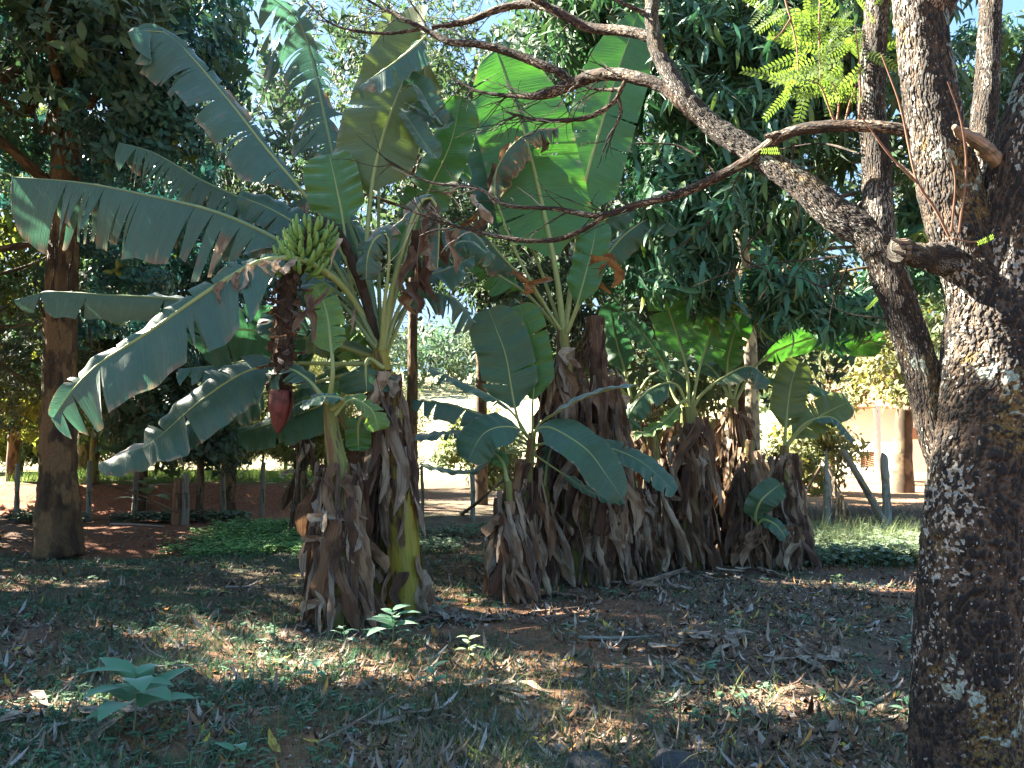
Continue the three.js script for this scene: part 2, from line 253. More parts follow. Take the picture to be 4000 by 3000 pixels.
// ---------------------------------------------------------------- banana leaves
const GREEN = { blue: [0.05, 0.15, 0.095], deep: [0.034, 0.13, 0.05], fresh: [0.055, 0.215, 0.018], olive: [0.11, 0.17, 0.02], lime: [0.14, 0.29, 0.02], pale: [0.17, 0.24, 0.07] };
let leafSeed = 1;
function bananaLeaf(parent, o) {
  const { p, w, from = 0.2, n = [0, 0.4, 1], n2 = null, fold = 0.15, droop = 0.25, tears = 3, gap = 0.02, sag = 0.05, color = 'deep', dry = 0, edge = 0, slant = 0.25, wL = 1, wR = 1, foldL, foldR, rib = 0.02, ribMat = M.midrib, tip = 0.16, name = 'leaf', label, lost = 0, wave = 0.012 } = o;
  const seed = o.seed ?? leafSeed++, r = rng(seed * 31 + 7), curve = new THREE.CatmullRomCurve3(pts(p), false, 'centripetal'), L = curve.getLength(), base = GREEN[color];
  const nA = V(...n).normalize(), nB = n2 ? V(...n2).normalize() : nA, pos = [], uv = [], col = [], idx = [], C = 9;
  const prof = (s) => Math.pow(sm(0, 0.2, s) * 0.92 + 0.08, 0.7) * Math.sqrt(Math.max(0, 1 - Math.pow(clamp((s - (1 - tip * 2)) / (tip * 2), 0, 1), 2.4)));
  const frame = (t) => { const T = curve.getTangentAt(t), N = nA.clone().lerp(nB, t); N.addScaledVector(T, -N.dot(T)).normalize(); return { P: curve.getPointAt(t), T, N, S: T.clone().cross(N) }; };
  for (const sg of [-1, 1]) {
    const cuts = [0]; let k = Math.round(tears * (0.7 + 0.6 * r())); const c2 = []; for (let i = 0; i < k; i++) c2.push(0.06 + 0.9 * r()); c2.sort((a, b) => a - b); for (const c of c2) if (c - cuts[cuts.length - 1] > 0.012) cuts.push(c); cuts.push(1);
    const f0 = (sg < 0 ? foldL : foldR) ?? fold, ws = sg < 0 ? wL : wR;
    for (let q = 0; q < cuts.length - 1; q++) {
      const a = cuts[q], b = cuts[q + 1], rows = Math.max(2, Math.ceil((b - a) * L / 0.032)), dF = tears > 2 ? (r() - 0.5) * 0.5 : 0, dS = sag * (0.2 + 1.3 * r()), cut = tears > 3 ? 0.72 + 0.34 * r() : 1, start = pos.length / 3, g0 = a === 0 ? 0 : gap * (0.3 + r()), g1 = b === 1 ? 0 : gap * (0.3 + r()), roll = tears > 2 ? (r() - 0.4) * 1.2 : 0;
      if (lost && r() < lost) continue;
      const brown = r() < dry * 0.35 ? 1 : 0, e0 = tears > 3 ? r() * r() * 0.8 : 0, e1 = tears > 3 ? r() * r() * 0.8 : 0;
      for (let j = 0; j <= rows; j++) {
        const s = lerp(a, b, j / rows), t = from + (1 - from) * s, F = frame(t), hw = Math.max(0.004, w * ws * prof(s) * cut); let out = 0, up = 0;
        for (let c = 0; c <= C; c++) {
          const e = c / C, ang = f0 + dF * e - droop * e - roll * e * e; if (c) { out += hw / C * Math.cos(ang); up += hw / C * Math.sin(ang); }
          const slide = slant * hw * e + lerp(g0 * Math.max(0, (e - e0) / (1 - e0)), -g1 * Math.max(0, (e - e1) / (1 - e1)), j / rows) * Math.min(1, (b - a) * L * 5), wv = wave * e * (Math.sin(s * 46 + seed) + Math.sin(s * 23 + seed * 2) + 2.4 * n3(s * 9, seed * 1.3, sg * 4));
          const x = F.P.clone().addScaledVector(F.S, sg * (out + 0.002)).addScaledVector(F.N, up + wv).addScaledVector(F.T, slide); x.y -= dS * e * e * Math.min(1, hw * 3);
          pos.push(x.x, x.y, x.z); uv.push(s * L / 0.55, e * 0.9 + 0.05);
          const nn = n3(s * 14 + seed, e * 5, sg * 3 + seed) * 0.5 + n3(s * 40, e * 9 + seed, sg) * 0.35, nn2 = n3(s * 30 + seed, e * 3, sg * 3) * 0.6 + n3(s * 90, e * 14 + seed, sg) * 0.4, dead = Math.max(brown * sm(0.25, 0.55, e + nn * 0.8), sm(0.0, 0.06, e - 1 + edge * 0.3 + nn2 * (0.12 + edge)), dry ? sm(0.08, 0.16, nn + dry - 0.55 + 0.3 * e) : 0);
          const var1 = 1 + 0.22 * n3(s * 5, seed, sg * 2), cl = mix3(base.map((z) => z * var1), nn > 0.05 ? [0.2, 0.12, 0.055] : [0.4, 0.31, 0.2], clamp(dead, 0, 1)); col.push(...cl);
        }
      }
      for (let j = 0; j < rows; j++) for (let c = 0; c < C; c++) { const A = start + j * (C + 1) + c, B = A + C + 1; sg > 0 ? idx.push(A, A + 1, B, A + 1, B + 1, B) : idx.push(A, B, A + 1, A + 1, B, B + 1); }
    }
  }
  const m = mesh(name, geom(pos, idx, uv, col), M.blade, parent); if (label) m.userData.label = label;
  const n0 = 12, rp = []; for (let i = 0; i <= n0; i++) { const F = frame(i / n0); rp.push(F.P.addScaledVector(F.N, -0.004)); }
  mesh('midrib', limbGeo(rp, [rib * 1.25, rib, rib * 0.75, rib * 0.5, rib * 0.16], { sides: 7, rings: 26 }), ribMat, m);
  return m;
}
// ---------------------------------------------------------------- dry leaf skirts
const STRIP = (() => { const out = []; for (let v = 0; v < 9; v++) { // limp torn sheets, folded lengthwise, hanging along -y and facing +z
  const r = rng(500 + v), rows = 14, C = 4, pos = [], uv = [], idx = [], curl0 = (r() - 0.35) * 2.2, tw0 = (r() - 0.5) * 0.8, twk = (r() - 0.5) * 1.8, f1 = r() * 9; let x = 0, y = 0, z = 0, a = -0.04 + 0.16 * r();
  for (let j = 0; j <= rows; j++) {
    const s = j / rows, h = 0.075 * (0.4 + 0.6 * Math.sin(Math.PI * Math.min(1, 0.25 + 0.7 * s))) * (1 + 0.7 * n3(s * 3.5, v * 7, 1)) * (s > 0.85 ? 1 - (s - 0.85) * 4.5 : 1), curl = curl0 + 1.6 * n3(s * 2.5, v * 3, 5), tw = tw0 + twk * s + 0.5 * Math.sin(s * 4 + f1);
    for (let c = 0; c <= C; c++) { const e = c / C * 2 - 1, tear = c === 0 || c === C ? 0.3 * n3(s * 14, v * 5 + c, 3) : 0, hh = h * (1 + tear), zz = z + hh * curl * (e * e - 0.4) * 0.7 + 0.012 * n3(s * 8, e * 3, v * 4); pos.push(x + hh * e * Math.cos(tw), y, zz + hh * e * Math.sin(tw)); uv.push(c / C * 0.6 + v * 0.13, s * 0.8 + v * 0.21); }
    a += n3(s * 3, v * 9, 8) * 0.22; y -= Math.cos(a) / rows; z += Math.sin(a) / rows; x += n3(s * 2, v * 4, 2) * 0.05;
  }
  for (let j = 0; j < rows; j++) for (let c = 0; c < C; c++) { const A = j * (C + 1) + c, B = A + C + 1; idx.push(A, B, A + 1, A + 1, B, B + 1); }
  out.push(geom(pos, idx, uv));
} return out; })();
function skirt(parent, points, t0, t1, count, rad, seed, o = {}) {
  let { len = [0.35, 0.8], flare = 0.25, wid = 1, mats = M.dry } = o; flare *= 0.6; wid *= 0.75; count = Math.min(285, Math.round(count * 1.5)); const r = rng(seed), c = new THREE.CatmullRomCurve3(points, false, 'centripetal');
  for (let i = 0; i < count; i++) {
    const t = lerp(t0, t1, r()), a = r() * Math.PI * 2, p = c.getPointAt(clamp(t, 0, 1)), l = lerp(len[0], len[1], r()), R = rad * (0.8 + 0.5 * r());
    const m = mesh('dry_leaf', STRIP[Math.floor(r() * 9)], mats[Math.floor(r() * mats.length)], parent);
    const flake = r() < 0.14, thin = r() < 0.3, ll = flake ? 0.14 + 0.2 * r() : l * 1.25; m.position.set(p.x + Math.sin(a) * R, Math.max(p.y, ll * 0.55 + 0.02), p.z + Math.cos(a) * R);
    m.rotation.set(-flare * r() * (flake ? 3 : 1) + 0.06, a + (r() - 0.5) * 0.9, (r() - 0.5) * (flake ? 1 : 0.35), 'YXZ'); m.scale.set(wid * (flake ? 0.7 + 0.6 * r() : thin ? 0.12 + 0.2 * r() : 0.5 + 0.9 * r()), Math.min(ll, m.position.y + 0.02), ll * (0.5 + 0.5 * r()));
  }
}

// ================================================================ BANANA PLANTS
function pseudostem(parent, points, radii, mat = M.stem, o = {}) { return limb('pseudostem', parent, points, radii, mat, { sides: 18, rings: 40, amp: 0.012, freq: 5, uRep: 2, vLen: 1.6, ...o }); }
const gpt = (px, py) => groundHit(px, py);

// --- the fruiting plant at the front left
{
  const g = thing('banana_plant', 'tall banana plant with green fruit bunch and hanging red flower bud', 'banana plant');
  const b = gpt(1590, 2390), z = -b.z, st = [b.clone().setY(-0.05), at(1575, 2150, z), at(1550, 1850, z), at(1515, 1550, z), at(1480, 1370, z - 0.05)];
  pseudostem(g, st, [0.18, 0.155, 0.135, 0.115, 0.085], M.stemGreen);
  skirt(g, st, 0.5, 0.95, 60, 0.13, 11, { len: [0.3, 0.8], flare: 0.35 });
  skirt(g, st, 0.04, 0.3, 9, 0.17, 13, { len: [0.3, 0.6], flare: 0.3 });
  const d = z; // about 7 m away
  const L = (o) => bananaLeaf(g, o);
  // long blue-green leaf rising to the upper left
  L({ p: [[1478, 1375, d], [1400, 1120, d + 0.1], [1290, 900, d + 0.2], [1190, 757, d + 0.25], [1040, 580, d + 0.3], [900, 400, d + 0.35], [790, 272, d + 0.4], [690, 160, d + 0.4], [600, 108, d + 0.35], [500, 125, d + 0.2]], from: 0.42, w: 0.4, n: [0.35, 0.25, 1], wR: 0.28, wL: 1, fold: 0.05, droop: 0.35, tears: 9, gap: 0.04, sag: 0.12, color: 'blue', dry: 0.12, edge: 0.1, seed: 3, tip: 0.1 });
  // tall shredded leaf standing upright
  L({ p: [[1480, 1370, d + 0.1], [1440, 1100, d + 0.3], [1340, 800, d + 0.5], [1300, 600, d + 0.55], [1255, 400, d + 0.6], [1205, 180, d + 0.6], [1150, 60, d + 0.5], [1040, -20, d + 0.3]], from: 0.45, w: 0.4, n: [0.1, 0, 1], wR: 0.62, wL: 1.05, foldL: -0.25, foldR: 0.1, tears: 44, gap: 0.07, sag: 0.4, color: 'blue', dry: 0.14, edge: 0.14, seed: 4, rib: 0.026, ribMat: M.midribDark });
  // broad olive leaf seen from below
  L({ p: [[1470, 1360, d - 0.05], [1425, 1150, d - 0.05], [1432, 950, d - 0.05], [1456, 700, d], [1500, 520, d + 0.05], [1550, 380, d + 0.1], [1600, 270, d + 0.12], [1650, 190, d + 0.05], [1670, 150, d - 0.15]], from: 0.47, w: 0.46, n: [-0.15, -0.1, 1], wL: 1, wR: 0.85, fold: 0.05, droop: 0.1, tears: 1, slant: -0.25, color: 'olive', edge: 0.02, seed: 5, rib: 0.026, sag: 0, tip: 0.06 });
  // its torn far half, hanging in folded strips
  L({ p: [[1560, 360, d], [1620, 330, d - 0.1], [1680, 420, d - 0.15], [1735, 490, d - 0.15]], from: 0.05, w: 0.13, n: [0.3, 0.4, 1], fold: 0.8, tears: 0, color: 'blue', seed: 6, rib: 0.006, sag: 0 });
  L({ p: [[1560, 420, d], [1600, 470, d - 0.1], [1660, 560, d - 0.15], [1712, 622, d - 0.15]], from: 0.05, w: 0.12, n: [0.3, 0.3, 1], fold: 0.7, tears: 0, color: 'blue', seed: 7, rib: 0.006, sag: 0 });
  L({ p: [[1580, 400, d], [1660, 440, d - 0.1], [1720, 500, d - 0.1], [1770, 450, d - 0.1]], from: 0.05, w: 0.09, n: [0.1, 0.6, 1], fold: 0.6, tears: 0, color: 'deep', seed: 8, rib: 0.006, sag: 0 });
  // its broken top, flopped over towards the viewer
  L({ p: [[1665, 140, d - 0.1], [1610, 190, d - 0.25], [1530, 250, d - 0.3], [1450, 305, d - 0.3], [1395, 345, d - 0.28]], from: 0.02, w: 0.17, n: [0.25, 0.8, 0.6], fold: -0.3, tears: 6, gap: 0.03, sag: 0.12, color: 'blue', dry: 0.12, seed: 9, rib: 0.012, label: 'bent-over tip of a torn leaf' });
  // bright green round-shouldered leaf
  L({ p: [[1470, 1350, d - 0.1], [1380, 1150, d - 0.12], [1352, 960, d - 0.12], [1338, 850, d - 0.12], [1312, 720, d - 0.1], [1285, 600, d - 0.05]], from: 0.62, w: 0.27, n: [0, 0.05, 1], wL: 1.1, wR: 0.9, fold: 0.1, droop: 0.15, tears: 0, slant: 0.3, color: 'fresh', seed: 10, sag: 0, tip: 0.22 });
  // level leaf to the far left, both halves hanging
  L({ p: [[1470, 1340, d - 0.1], [1300, 1060, d - 0.25], [1089, 935, d - 0.35], [950, 868, d - 0.4], [823, 820, d - 0.45], [570, 760, d - 0.5], [316, 712, d - 0.5], [47, 690, d - 0.45]], from: 0.33, w: 0.43, n: [0, 1, 0.25], foldL: -1.15, foldR: -0.75, droop: 0.35, tears: 20, gap: 0.06, sag: 0.2, color: 'blue', dry: 0.16, edge: 0.16, seed: 12, rib: 0.022, ribMat: M.midribDark });
  // shredded leaf above it
  L({ p: [[1475, 1345, d + 0.3], [1280, 1000, d + 0.45], [1076, 842, d + 0.5], [918, 762, d + 0.55], [759, 688, d + 0.6], [608, 597, d + 0.6], [465, 556, d + 0.55]], from: 0.4, w: 0.34, n: [0.1, 0.9, 0.5], foldL: -0.9, foldR: -0.5, droop: 0.3, tears: 34, gap: 0.06, sag: 0.25, color: 'blue', dry: 0.18, edge: 0.2, seed: 13, ribMat: M.midribDark });
  L({ p: [[1475, 1340, d + 0.2], [1260, 960, d + 0.3], [1120, 850, d + 0.3], [1000, 790, d + 0.3], [930, 765, d + 0.25]], from: 0.4, w: 0.2, n: [0.2, 0.5, 1], foldL: -0.4, tears: 3, color: 'blue', seed: 14 });
  // sun-struck leaf arching down to the left in front, dying at its bend
  L({ p: [[1484, 1390, d - 0.02], [1410, 1215, d - 0.15], [1310, 1090, d - 0.4], [1203, 1020, d - 0.64], [1090, 1005, d - 0.76], [987, 1032, d - 0.82], [848, 1115, d - 0.86], [710, 1206, d - 0.88], [570, 1305, d - 0.88], [380, 1425, d - 0.86], [285, 1520, d - 0.82], [209, 1632, d - 0.75]], from: 0.36, w: 0.43, n: [0.28, 0.8, 0.62], n2: [0.3, 0.55, 0.85], foldR: 0.1, foldL: 0.0, wR: 0.4, wL: 1, droop: 0.3, tears: 8, gap: 0.05, sag: 0.1, color: 'blue', dry: 0.1, edge: 0.12, seed: 43, rib: 0.03, ribMat: M.midrib, tip: 0.1 });
  for (const [x, y, h, k] of [[905, 1075, 0.24, 2], [930, 1065, 0.2, 0], [960, 1045, 0.22, 4], [985, 1035, 0.17, 2], [1040, 1015, 0.14, 4], [1090, 1012, 0.15, 2], [1150, 1012, 0.16, 4], [880, 1100, 0.22, 0], [1330, 930, 0.38, 2], [1400, 1180, 0.3, 0], [1290, 1120, 0.5, 1], [1210, 1150, 0.45, 1]]) {
    const m = mesh('dry_leaf', STRIP[(x + k) % 9], M.dry[k], g); m.position.copy(at(x, y, d - 0.86)); m.scale.set(0.6, h, h * 0.6); m.rotation.set(-0.3, (x % 7) * 0.3 - 0.9, (x % 5) * 0.12 - 0.2, 'YXZ');
  }
  // leaves under the bunch
  L({ p: [[1480, 1420, d], [1300, 1420, d - 0.1], [1076, 1422, d - 0.2], [949, 1457, d - 0.3], [759, 1584, d - 0.4], [640, 1690, d - 0.42], [555, 1752, d - 0.4]], from: 0.38, w: 0.31, n: [0.25, 0.75, 0.7], fold: 0.05, droop: 0.3, tears: 3, gap: 0.05, sag: 0.05, color: 'blue', edge: 0.16, seed: 16 });
  L({ p: [[1480, 1430, d + 0.1], [1200, 1500, d + 0.2], [900, 1570, d + 0.1], [680, 1690, d], [520, 1760, d], [385, 1810, d]], from: 0.45, w: 0.24, n: [0.15, 0.9, 0.5], fold: -0.2, tears: 5, gap: 0.03, color: 'blue', edge: 0.15, dry: 0.1, seed: 17 });
  L({ p: [[1475, 1390, d + 0.3], [1200, 1290, d + 0.35], [900, 1200, d + 0.35], [665, 1165, d + 0.4], [392, 1150, d + 0.45], [184, 1140, d + 0.5], [57, 1172, d + 0.5]], from: 0.35, w: 0.26, n: [0, 0.95, 0.4], foldL: -1.0, foldR: -0.1, droop: 0.4, tears: 4, gap: 0.06, sag: 0.05, color: 'blue', seed: 18, ribMat: M.midribDark });
  L({ p: [[1480, 1400, d + 0.15], [1250, 1330, d + 0.1], [1050, 1300, d + 0.1], [900, 1290, d + 0.1], [780, 1370, d + 0.1]], from: 0.35, w: 0.3, n: [0.2, 0.6, -0.8], foldL: 0.2, tears: 2, color: 'deep', seed: 19 });
  L({ p: [[1480, 1410, d + 0.3], [1250, 1350, d + 0.4], [1080, 1380, d + 0.4], [900, 1420, d + 0.4], [700, 1440, d + 0.45]], from: 0.3, w: 0.25, n: [0, 1, 0.3], fold: -0.5, tears: 7, gap: 0.05, color: 'blue', seed: 20 });
  L({ p: [[1490, 1450, d + 0.35], [1300, 1560, d + 0.4], [1100, 1640, d + 0.4], [930, 1690, d + 0.4]], from: 0.3, w: 0.25, n: [0, 0.7, 0.7], fold: -0.2, tears: 4, color: 'deep', seed: 21 });
  L({ p: [[1470, 1360, d - 0.1], [1330, 1180, d - 0.2], [1230, 1120, d - 0.25], [1130, 1200, d - 0.3], [1080, 1330, d - 0.3]], from: 0.4, w: 0.24, n: [0.4, 0.6, 0.6], fold: -0.3, tears: 3, gap: 0.05, color: 'blue', seed: 22, ribMat: M.midribDark });
  L({ p: [[1470, 1370, d + 0.1], [1400, 1250, d + 0.1], [1310, 1180, d + 0.1], [1250, 1260, d + 0.05], [1225, 1380, d]], from: 0.42, w: 0.2, n: [0.3, 0.5, 0.8], fold: -0.4, tears: 4, gap: 0.05, color: 'olive', seed: 23 });
  L({ p: [[1500, 1480, d + 0.2], [1380, 1360, d + 0.35], [1300, 1290, d + 0.4], [1190, 1320, d + 0.4]], from: 0.3, w: 0.18, n: [0.1, 0.4, 1], tears: 2, color: 'lime', seed: 24 });
  L({ p: [[1500, 1520, d + 0.3], [1380, 1480, d + 0.5], [1250, 1520, d + 0.5], [1150, 1580, d + 0.5]], from: 0.25, w: 0.17, n: [0.1, 0.8, 0.6], tears: 2, color: 'lime', seed: 25, dry: 0.15 });
  L({ p: [[1500, 1440, d - 0.15], [1440, 1400, d - 0.2], [1430, 1420, d - 0.22], [1432, 1530, d - 0.22]], from: 0.5, w: 0.28, n: [0, 0.2, 1], fold: -0.15, tears: 0, color: 'deep', seed: 26, tip: 0.3, sag: 0 });
  L({ p: [[1500, 1640, d - 0.12], [1440, 1610, d - 0.2], [1405, 1640, d - 0.22], [1400, 1760, d - 0.2]], from: 0.45, w: 0.12, n: [0, 0.2, 1], tears: 1, color: 'fresh', seed: 27, sag: 0 });
  // right-hand leaves
  L({ p: [[1490, 1370, d - 0.1], [1530, 1150, d - 0.15], [1580, 960, d - 0.2], [1640, 800, d - 0.2], [1690, 760, d - 0.2], [1715, 860, d - 0.2], [1710, 1050, d - 0.2]], from: 0.5, w: 0.2, n: [0.7, 0.5, 0.6], fold: -0.9, tears: 7, gap: 0.03, sag: 0.1, color: 'blue', dry: 0.5, edge: 0.3, seed: 28, rib: 0.03, ribMat: M.midrib });
  L({ p: [[1490, 1370, d - 0.1], [1500, 1200, d - 0.25], [1520, 1000, d - 0.35], [1500, 900, d - 0.4], [1440, 980, d - 0.42], [1430, 1090, d - 0.4]], from: 0.55, w: 0.16, n: [0, 0.5, 1], fold: -0.4, tears: 5, color: 'blue', dry: 0.25, seed: 29 });
  L({ p: [[1500, 1370, d + 0.05], [1560, 1200, d + 0.1], [1650, 1090, d + 0.1], [1750, 1050, d + 0.1], [1850, 1000, d + 0.05]], from: 0.42, w: 0.19, n: [0, 0.8, 0.6], fold: -0.2, tears: 7, gap: 0.04, color: 'blue', dry: 0.12, seed: 30 });
  L({ p: [[1490, 1380, d + 0.2], [1560, 1100, d + 0.3], [1650, 800, d + 0.4], [1760, 560, d + 0.45], [1800, 380, d + 0.45]], from: 0.45, w: 0.26, n: [-0.2, 0, 1], tears: 3, color: 'fresh', seed: 31, fold: 0.1 });
  L({ p: [[1490, 1380, d + 0.3], [1480, 1100, d + 0.5], [1480, 700, d + 0.7], [1490, 400, d + 0.8], [1520, 150, d + 0.8], [1530, 40, d + 0.75]], from: 0.5, w: 0.2, n: [0, 0, 1], tears: 2, color: 'pale', seed: 32 });
  L({ p: [[1500, 1400, d + 0.25], [1600, 1180, d + 0.3], [1720, 1000, d + 0.35], [1820, 940, d + 0.35], [1900, 990, d + 0.3]], from: 0.4, w: 0.2, n: [0, 0.7, 0.7], fold: -0.4, tears: 6, gap: 0.03, color: 'deep', dry: 0.3, edge: 0.2, seed: 33 });
  // leaves crowding behind the stem top
  [[[[1480, 1380], [1380, 1200], [1230, 1080], [1060, 1040], [900, 1090]], 0.24, 'blue', 7], [[[1480, 1390], [1340, 1330], [1180, 1370], [1020, 1480], [900, 1600]], 0.26, 'deep', 4], [[[1490, 1400], [1360, 1420], [1200, 1500], [1080, 1600], [1000, 1690]], 0.24, 'deep', 4], [[[1490, 1380], [1560, 1230], [1640, 1150], [1760, 1160], [1850, 1260]], 0.2, 'blue', 7], [[[1490, 1370], [1540, 1080], [1600, 860], [1700, 700], [1830, 640]], 0.24, 'fresh', 4], [[[1485, 1370], [1450, 1100], [1380, 880], [1260, 760], [1120, 800]], 0.24, 'blue', 10], [[[1490, 1380], [1560, 1120], [1700, 920], [1830, 900], [1930, 1010]], 0.2, 'deep', 9], [[[1480, 1380], [1400, 1180], [1300, 1020], [1150, 900], [960, 880]], 0.25, 'deep', 12], [[[1490, 1400], [1420, 1330], [1330, 1360], [1290, 1470], [1280, 1560]], 0.2, 'deep', 3]].forEach(([q, w, color, tears], i) => L({ p: q.map(([x, y], k) => [x, y, d + 0.25 + 0.09 * k + 0.05 * (i % 3)]), from: 0.38, w, n: [0.1, 0.7, 0.7], fold: -0.3, droop: 0.3, tears, gap: 0.04, sag: 0.12, color, dry: i % 3 ? 0.1 : 0.25, edge: 0.1, seed: 160 + i, ribMat: M.midribDark }));
  for (const [x, y, h, k] of [[1700, 830, 0.5, 3], [1730, 850, 0.45, 1], [1760, 900, 0.4, 0], [1600, 960, 0.5, 1], [1670, 1000, 0.45, 3], [1800, 880, 0.35, 4], [1640, 890, 0.62, 1], [1655, 880, 0.7, 1], [1625, 900, 0.5, 3], [1500, 1450, 0.35, 2], [1590, 1130, 0.24, 0], [1615, 1100, 0.3, 3], [1690, 780, 0.4, 1], [1850, 760, 0.3, 2]]) { const m = mesh('dry_leaf', STRIP[(x * 3 + k) % 9], M.dry[k], g); m.position.copy(at(x, y, d - 0.2)); m.scale.set(0.8, h, 0.6); m.rotation.set(0.1, (x % 9) * 0.3 - 1.2, 0); }
  // the fruit stalk, bunch and bud
  const ax = pts([[1475, 1350, d - 0.05], [1400, 1080, d - 0.2], [1300, 890, d - 0.35], [1225, 880, d - 0.45], [1165, 980, d - 0.5], [1125, 1130, d - 0.5], [1110, 1320, d - 0.5], [1102, 1520, d - 0.5]]);
  const stalk = limb('fruit_stalk', g, ax, [0.05, 0.045, 0.045, 0.05, 0.06, 0.085, 0.08, 0.085], M.peduncle, { sides: 14, rings: 60, amp: 0.02, freq: 14, uRep: 2, vLen: 0.5 });
  { const c = new THREE.CatmullRomCurve3(ax, false, 'centripetal'), r = rng(8); for (let i = 0; i < 90; i++) { const t = 0.6 + 0.4 * i / 90, p = c.getPointAt(t), a = i * 2.39; const m = mesh('dry_bract', STRIP[i % 9], M.dry[[3, 3, 1, 0, 3][i % 5]], stalk); m.position.set(p.x + Math.sin(a) * 0.075, p.y + 0.03, p.z + Math.cos(a) * 0.075); m.rotation.set(-0.5 - 0.5 * r(), a, (r() - 0.5) * 0.8, 'YXZ'); m.scale.set(0.5, 0.07 + 0.05 * r(), 0.4); } }
  const fr = new THREE.Group(); fr.name = 'fruit_bunch'; g.add(fr);
  const bg = (() => { const c = [V(0, 0, 0), V(0, 0.045, 0.035), V(0, 0.1, 0.045), V(0, 0.15, 0.03), V(0, 0.178, 0.015)]; return limbGeo(c, [0.008, 0.0195, 0.0225, 0.02, 0.008], { sides: 7, rings: 9 }); })(), bt = limbGeo([V(0, 0.172, 0.018), V(0, 0.186, 0.011), V(0, 0.192, 0.008)], [0.007, 0.006], { sides: 5, rings: 2 });
  { const r = rng(19), c0 = at(1222, 905, d - 0.48), c1 = at(1170, 1065, d - 0.52);
    for (let h = 0; h < 6; h++) { const p = c0.clone().lerp(c1, h / 5), n = 17; for (let i = 0; i < n; i++) {
      const row = i % 2, a = (i + 0.3 * r()) / n * Math.PI * 2 + h * 0.5, R = 0.075 + row * 0.035 + (h === 0 ? -0.02 : 0.012 * Math.min(h, 2));
      const m = mesh('banana', bg, M.banana, fr); m.position.set(p.x + Math.sin(a) * R, p.y - 0.02 + row * -0.022 + 0.02 * r(), p.z + Math.cos(a) * R); m.rotation.set(0.45 + 0.25 * row + 0.2 * r(), a, (r() - 0.5) * 0.25, 'YXZ'); m.scale.setScalar(0.86 + 0.2 * r());
      mesh('banana_tip', bt, M.bananaTip, m); } } }
  const bud = (() => { const pr = [[0.0, 0], [0.05, 0.005], [0.082, 0.05], [0.09, 0.1], [0.08, 0.17], [0.055, 0.25], [0.025, 0.31], [0.0, 0.335]].map(([x, y]) => new THREE.Vector2(x, -y)); return new THREE.LatheGeometry(new THREE.SplineCurve(pr).getPoints(24), 20); })();
  const fl = mesh('flower_bud', bud, M.bract, g); fl.position.copy(at(1100, 1515, d - 0.5)); fl.rotation.z = -0.06; fl.scale.set(1.15, 1.25, 1.15); fl.userData.label = 'dark red flower bud';
  const shell = (() => { const pr = [[0.088, 0.02], [0.094, 0.08], [0.088, 0.15], [0.066, 0.22], [0.036, 0.285]].map(([x, y]) => new THREE.Vector2(x, -y)); return new THREE.LatheGeometry(new THREE.SplineCurve(pr).getPoints(10), 7, -0.9, 1.8); })();
  for (let i = 0; i < 5; i++) { const m = mesh('bract', shell, M.bract, fl); m.rotation.y = i * 2.1; m.scale.set(1.02 + i * 0.012, 0.86 + i * 0.035, 1.02 + i * 0.012); }
  settle(g, b);
}
// --- its leaning companion stem, wrapped in dry leaves
{
  const g = thing('banana_plant', 'thick banana stem wrapped in grey brown dry leaves, left of the yellow-green stem', 'banana plant');
  const b = gpt(1320, 2450), z = -b.z, st = [b.clone().setY(-0.05), at(1325, 2150, z), at(1325, 1850, z + 0.05), at(1300, 1700, z + 0.1), at(1285, 1560, z + 0.15)];
  pseudostem(g, st, [0.17, 0.15, 0.12, 0.08, 0.05]);
  skirt(g, st, 0.12, 0.72, 150, 0.14, 41, { len: [0.35, 0.85], flare: 0.3, wid: 1.15 });
  bananaLeaf(g, { p: [[1285, 1570, z + 0.1], [1300, 1450, z], [1290, 1330, z + 0.1], [1270, 1200, z + 0.2], [1230, 1110, z + 0.2]], from: 0.4, w: 0.15, n: [0.2, 0.2, 1], color: 'lime', seed: 51, tears: 3 });
  bananaLeaf(g, { p: [[1285, 1580, z + 0.1], [1200, 1480, z + 0.1], [1120, 1440, z + 0.1], [1050, 1480, z + 0.1]], from: 0.3, w: 0.16, n: [0.1, 0.8, 0.6], color: 'deep', seed: 52, tears: 3 });
  bananaLeaf(g, { p: [[1295, 1600, z + 0.1], [1340, 1560, z], [1250, 1550, z - 0.1], [1180, 1580, z - 0.1]], from: 0.35, w: 0.12, n: [0.1, 0.9, 0.4], color: 'deep', seed: 53, tears: 1 });
  bananaLeaf(g, { p: [[1290, 1640, z + 0.1], [1370, 1560, z + 0.15], [1450, 1600, z + 0.2], [1480, 1680, z + 0.2]], from: 0.3, w: 0.12, n: [0.1, 0.8, 0.6], color: 'lime', seed: 54, tears: 2, dry: 0.2 });
  settle(g, b);
}
{ // green sucker between the two
  const g = thing('banana_plant', 'dark green mossy banana stem between the dry-wrapped stem and the yellow-green stem', 'banana plant');
  const b = gpt(1470, 2370), z = -b.z, st = [b.clone().setY(-0.05), at(1465, 2100, z), at(1430, 1850, z), at(1380, 1700, z + 0.1), at(1320, 1600, z + 0.2)];
  pseudostem(g, st, [0.13, 0.11, 0.085, 0.07, 0.04], M.stem); skirt(g, st, 0.2, 0.8, 45, 0.11, 57, { len: [0.3, 0.7], flare: 0.3 });
  bananaLeaf(g, { p: [[1330, 1610, z + 0.2], [1260, 1560, z + 0.3], [1180, 1570, z + 0.3], [1080, 1640, z + 0.3]], from: 0.3, w: 0.14, color: 'deep', n: [0, 0.8, 0.6], tears: 2, seed: 58 });
  settle(g, b);
}
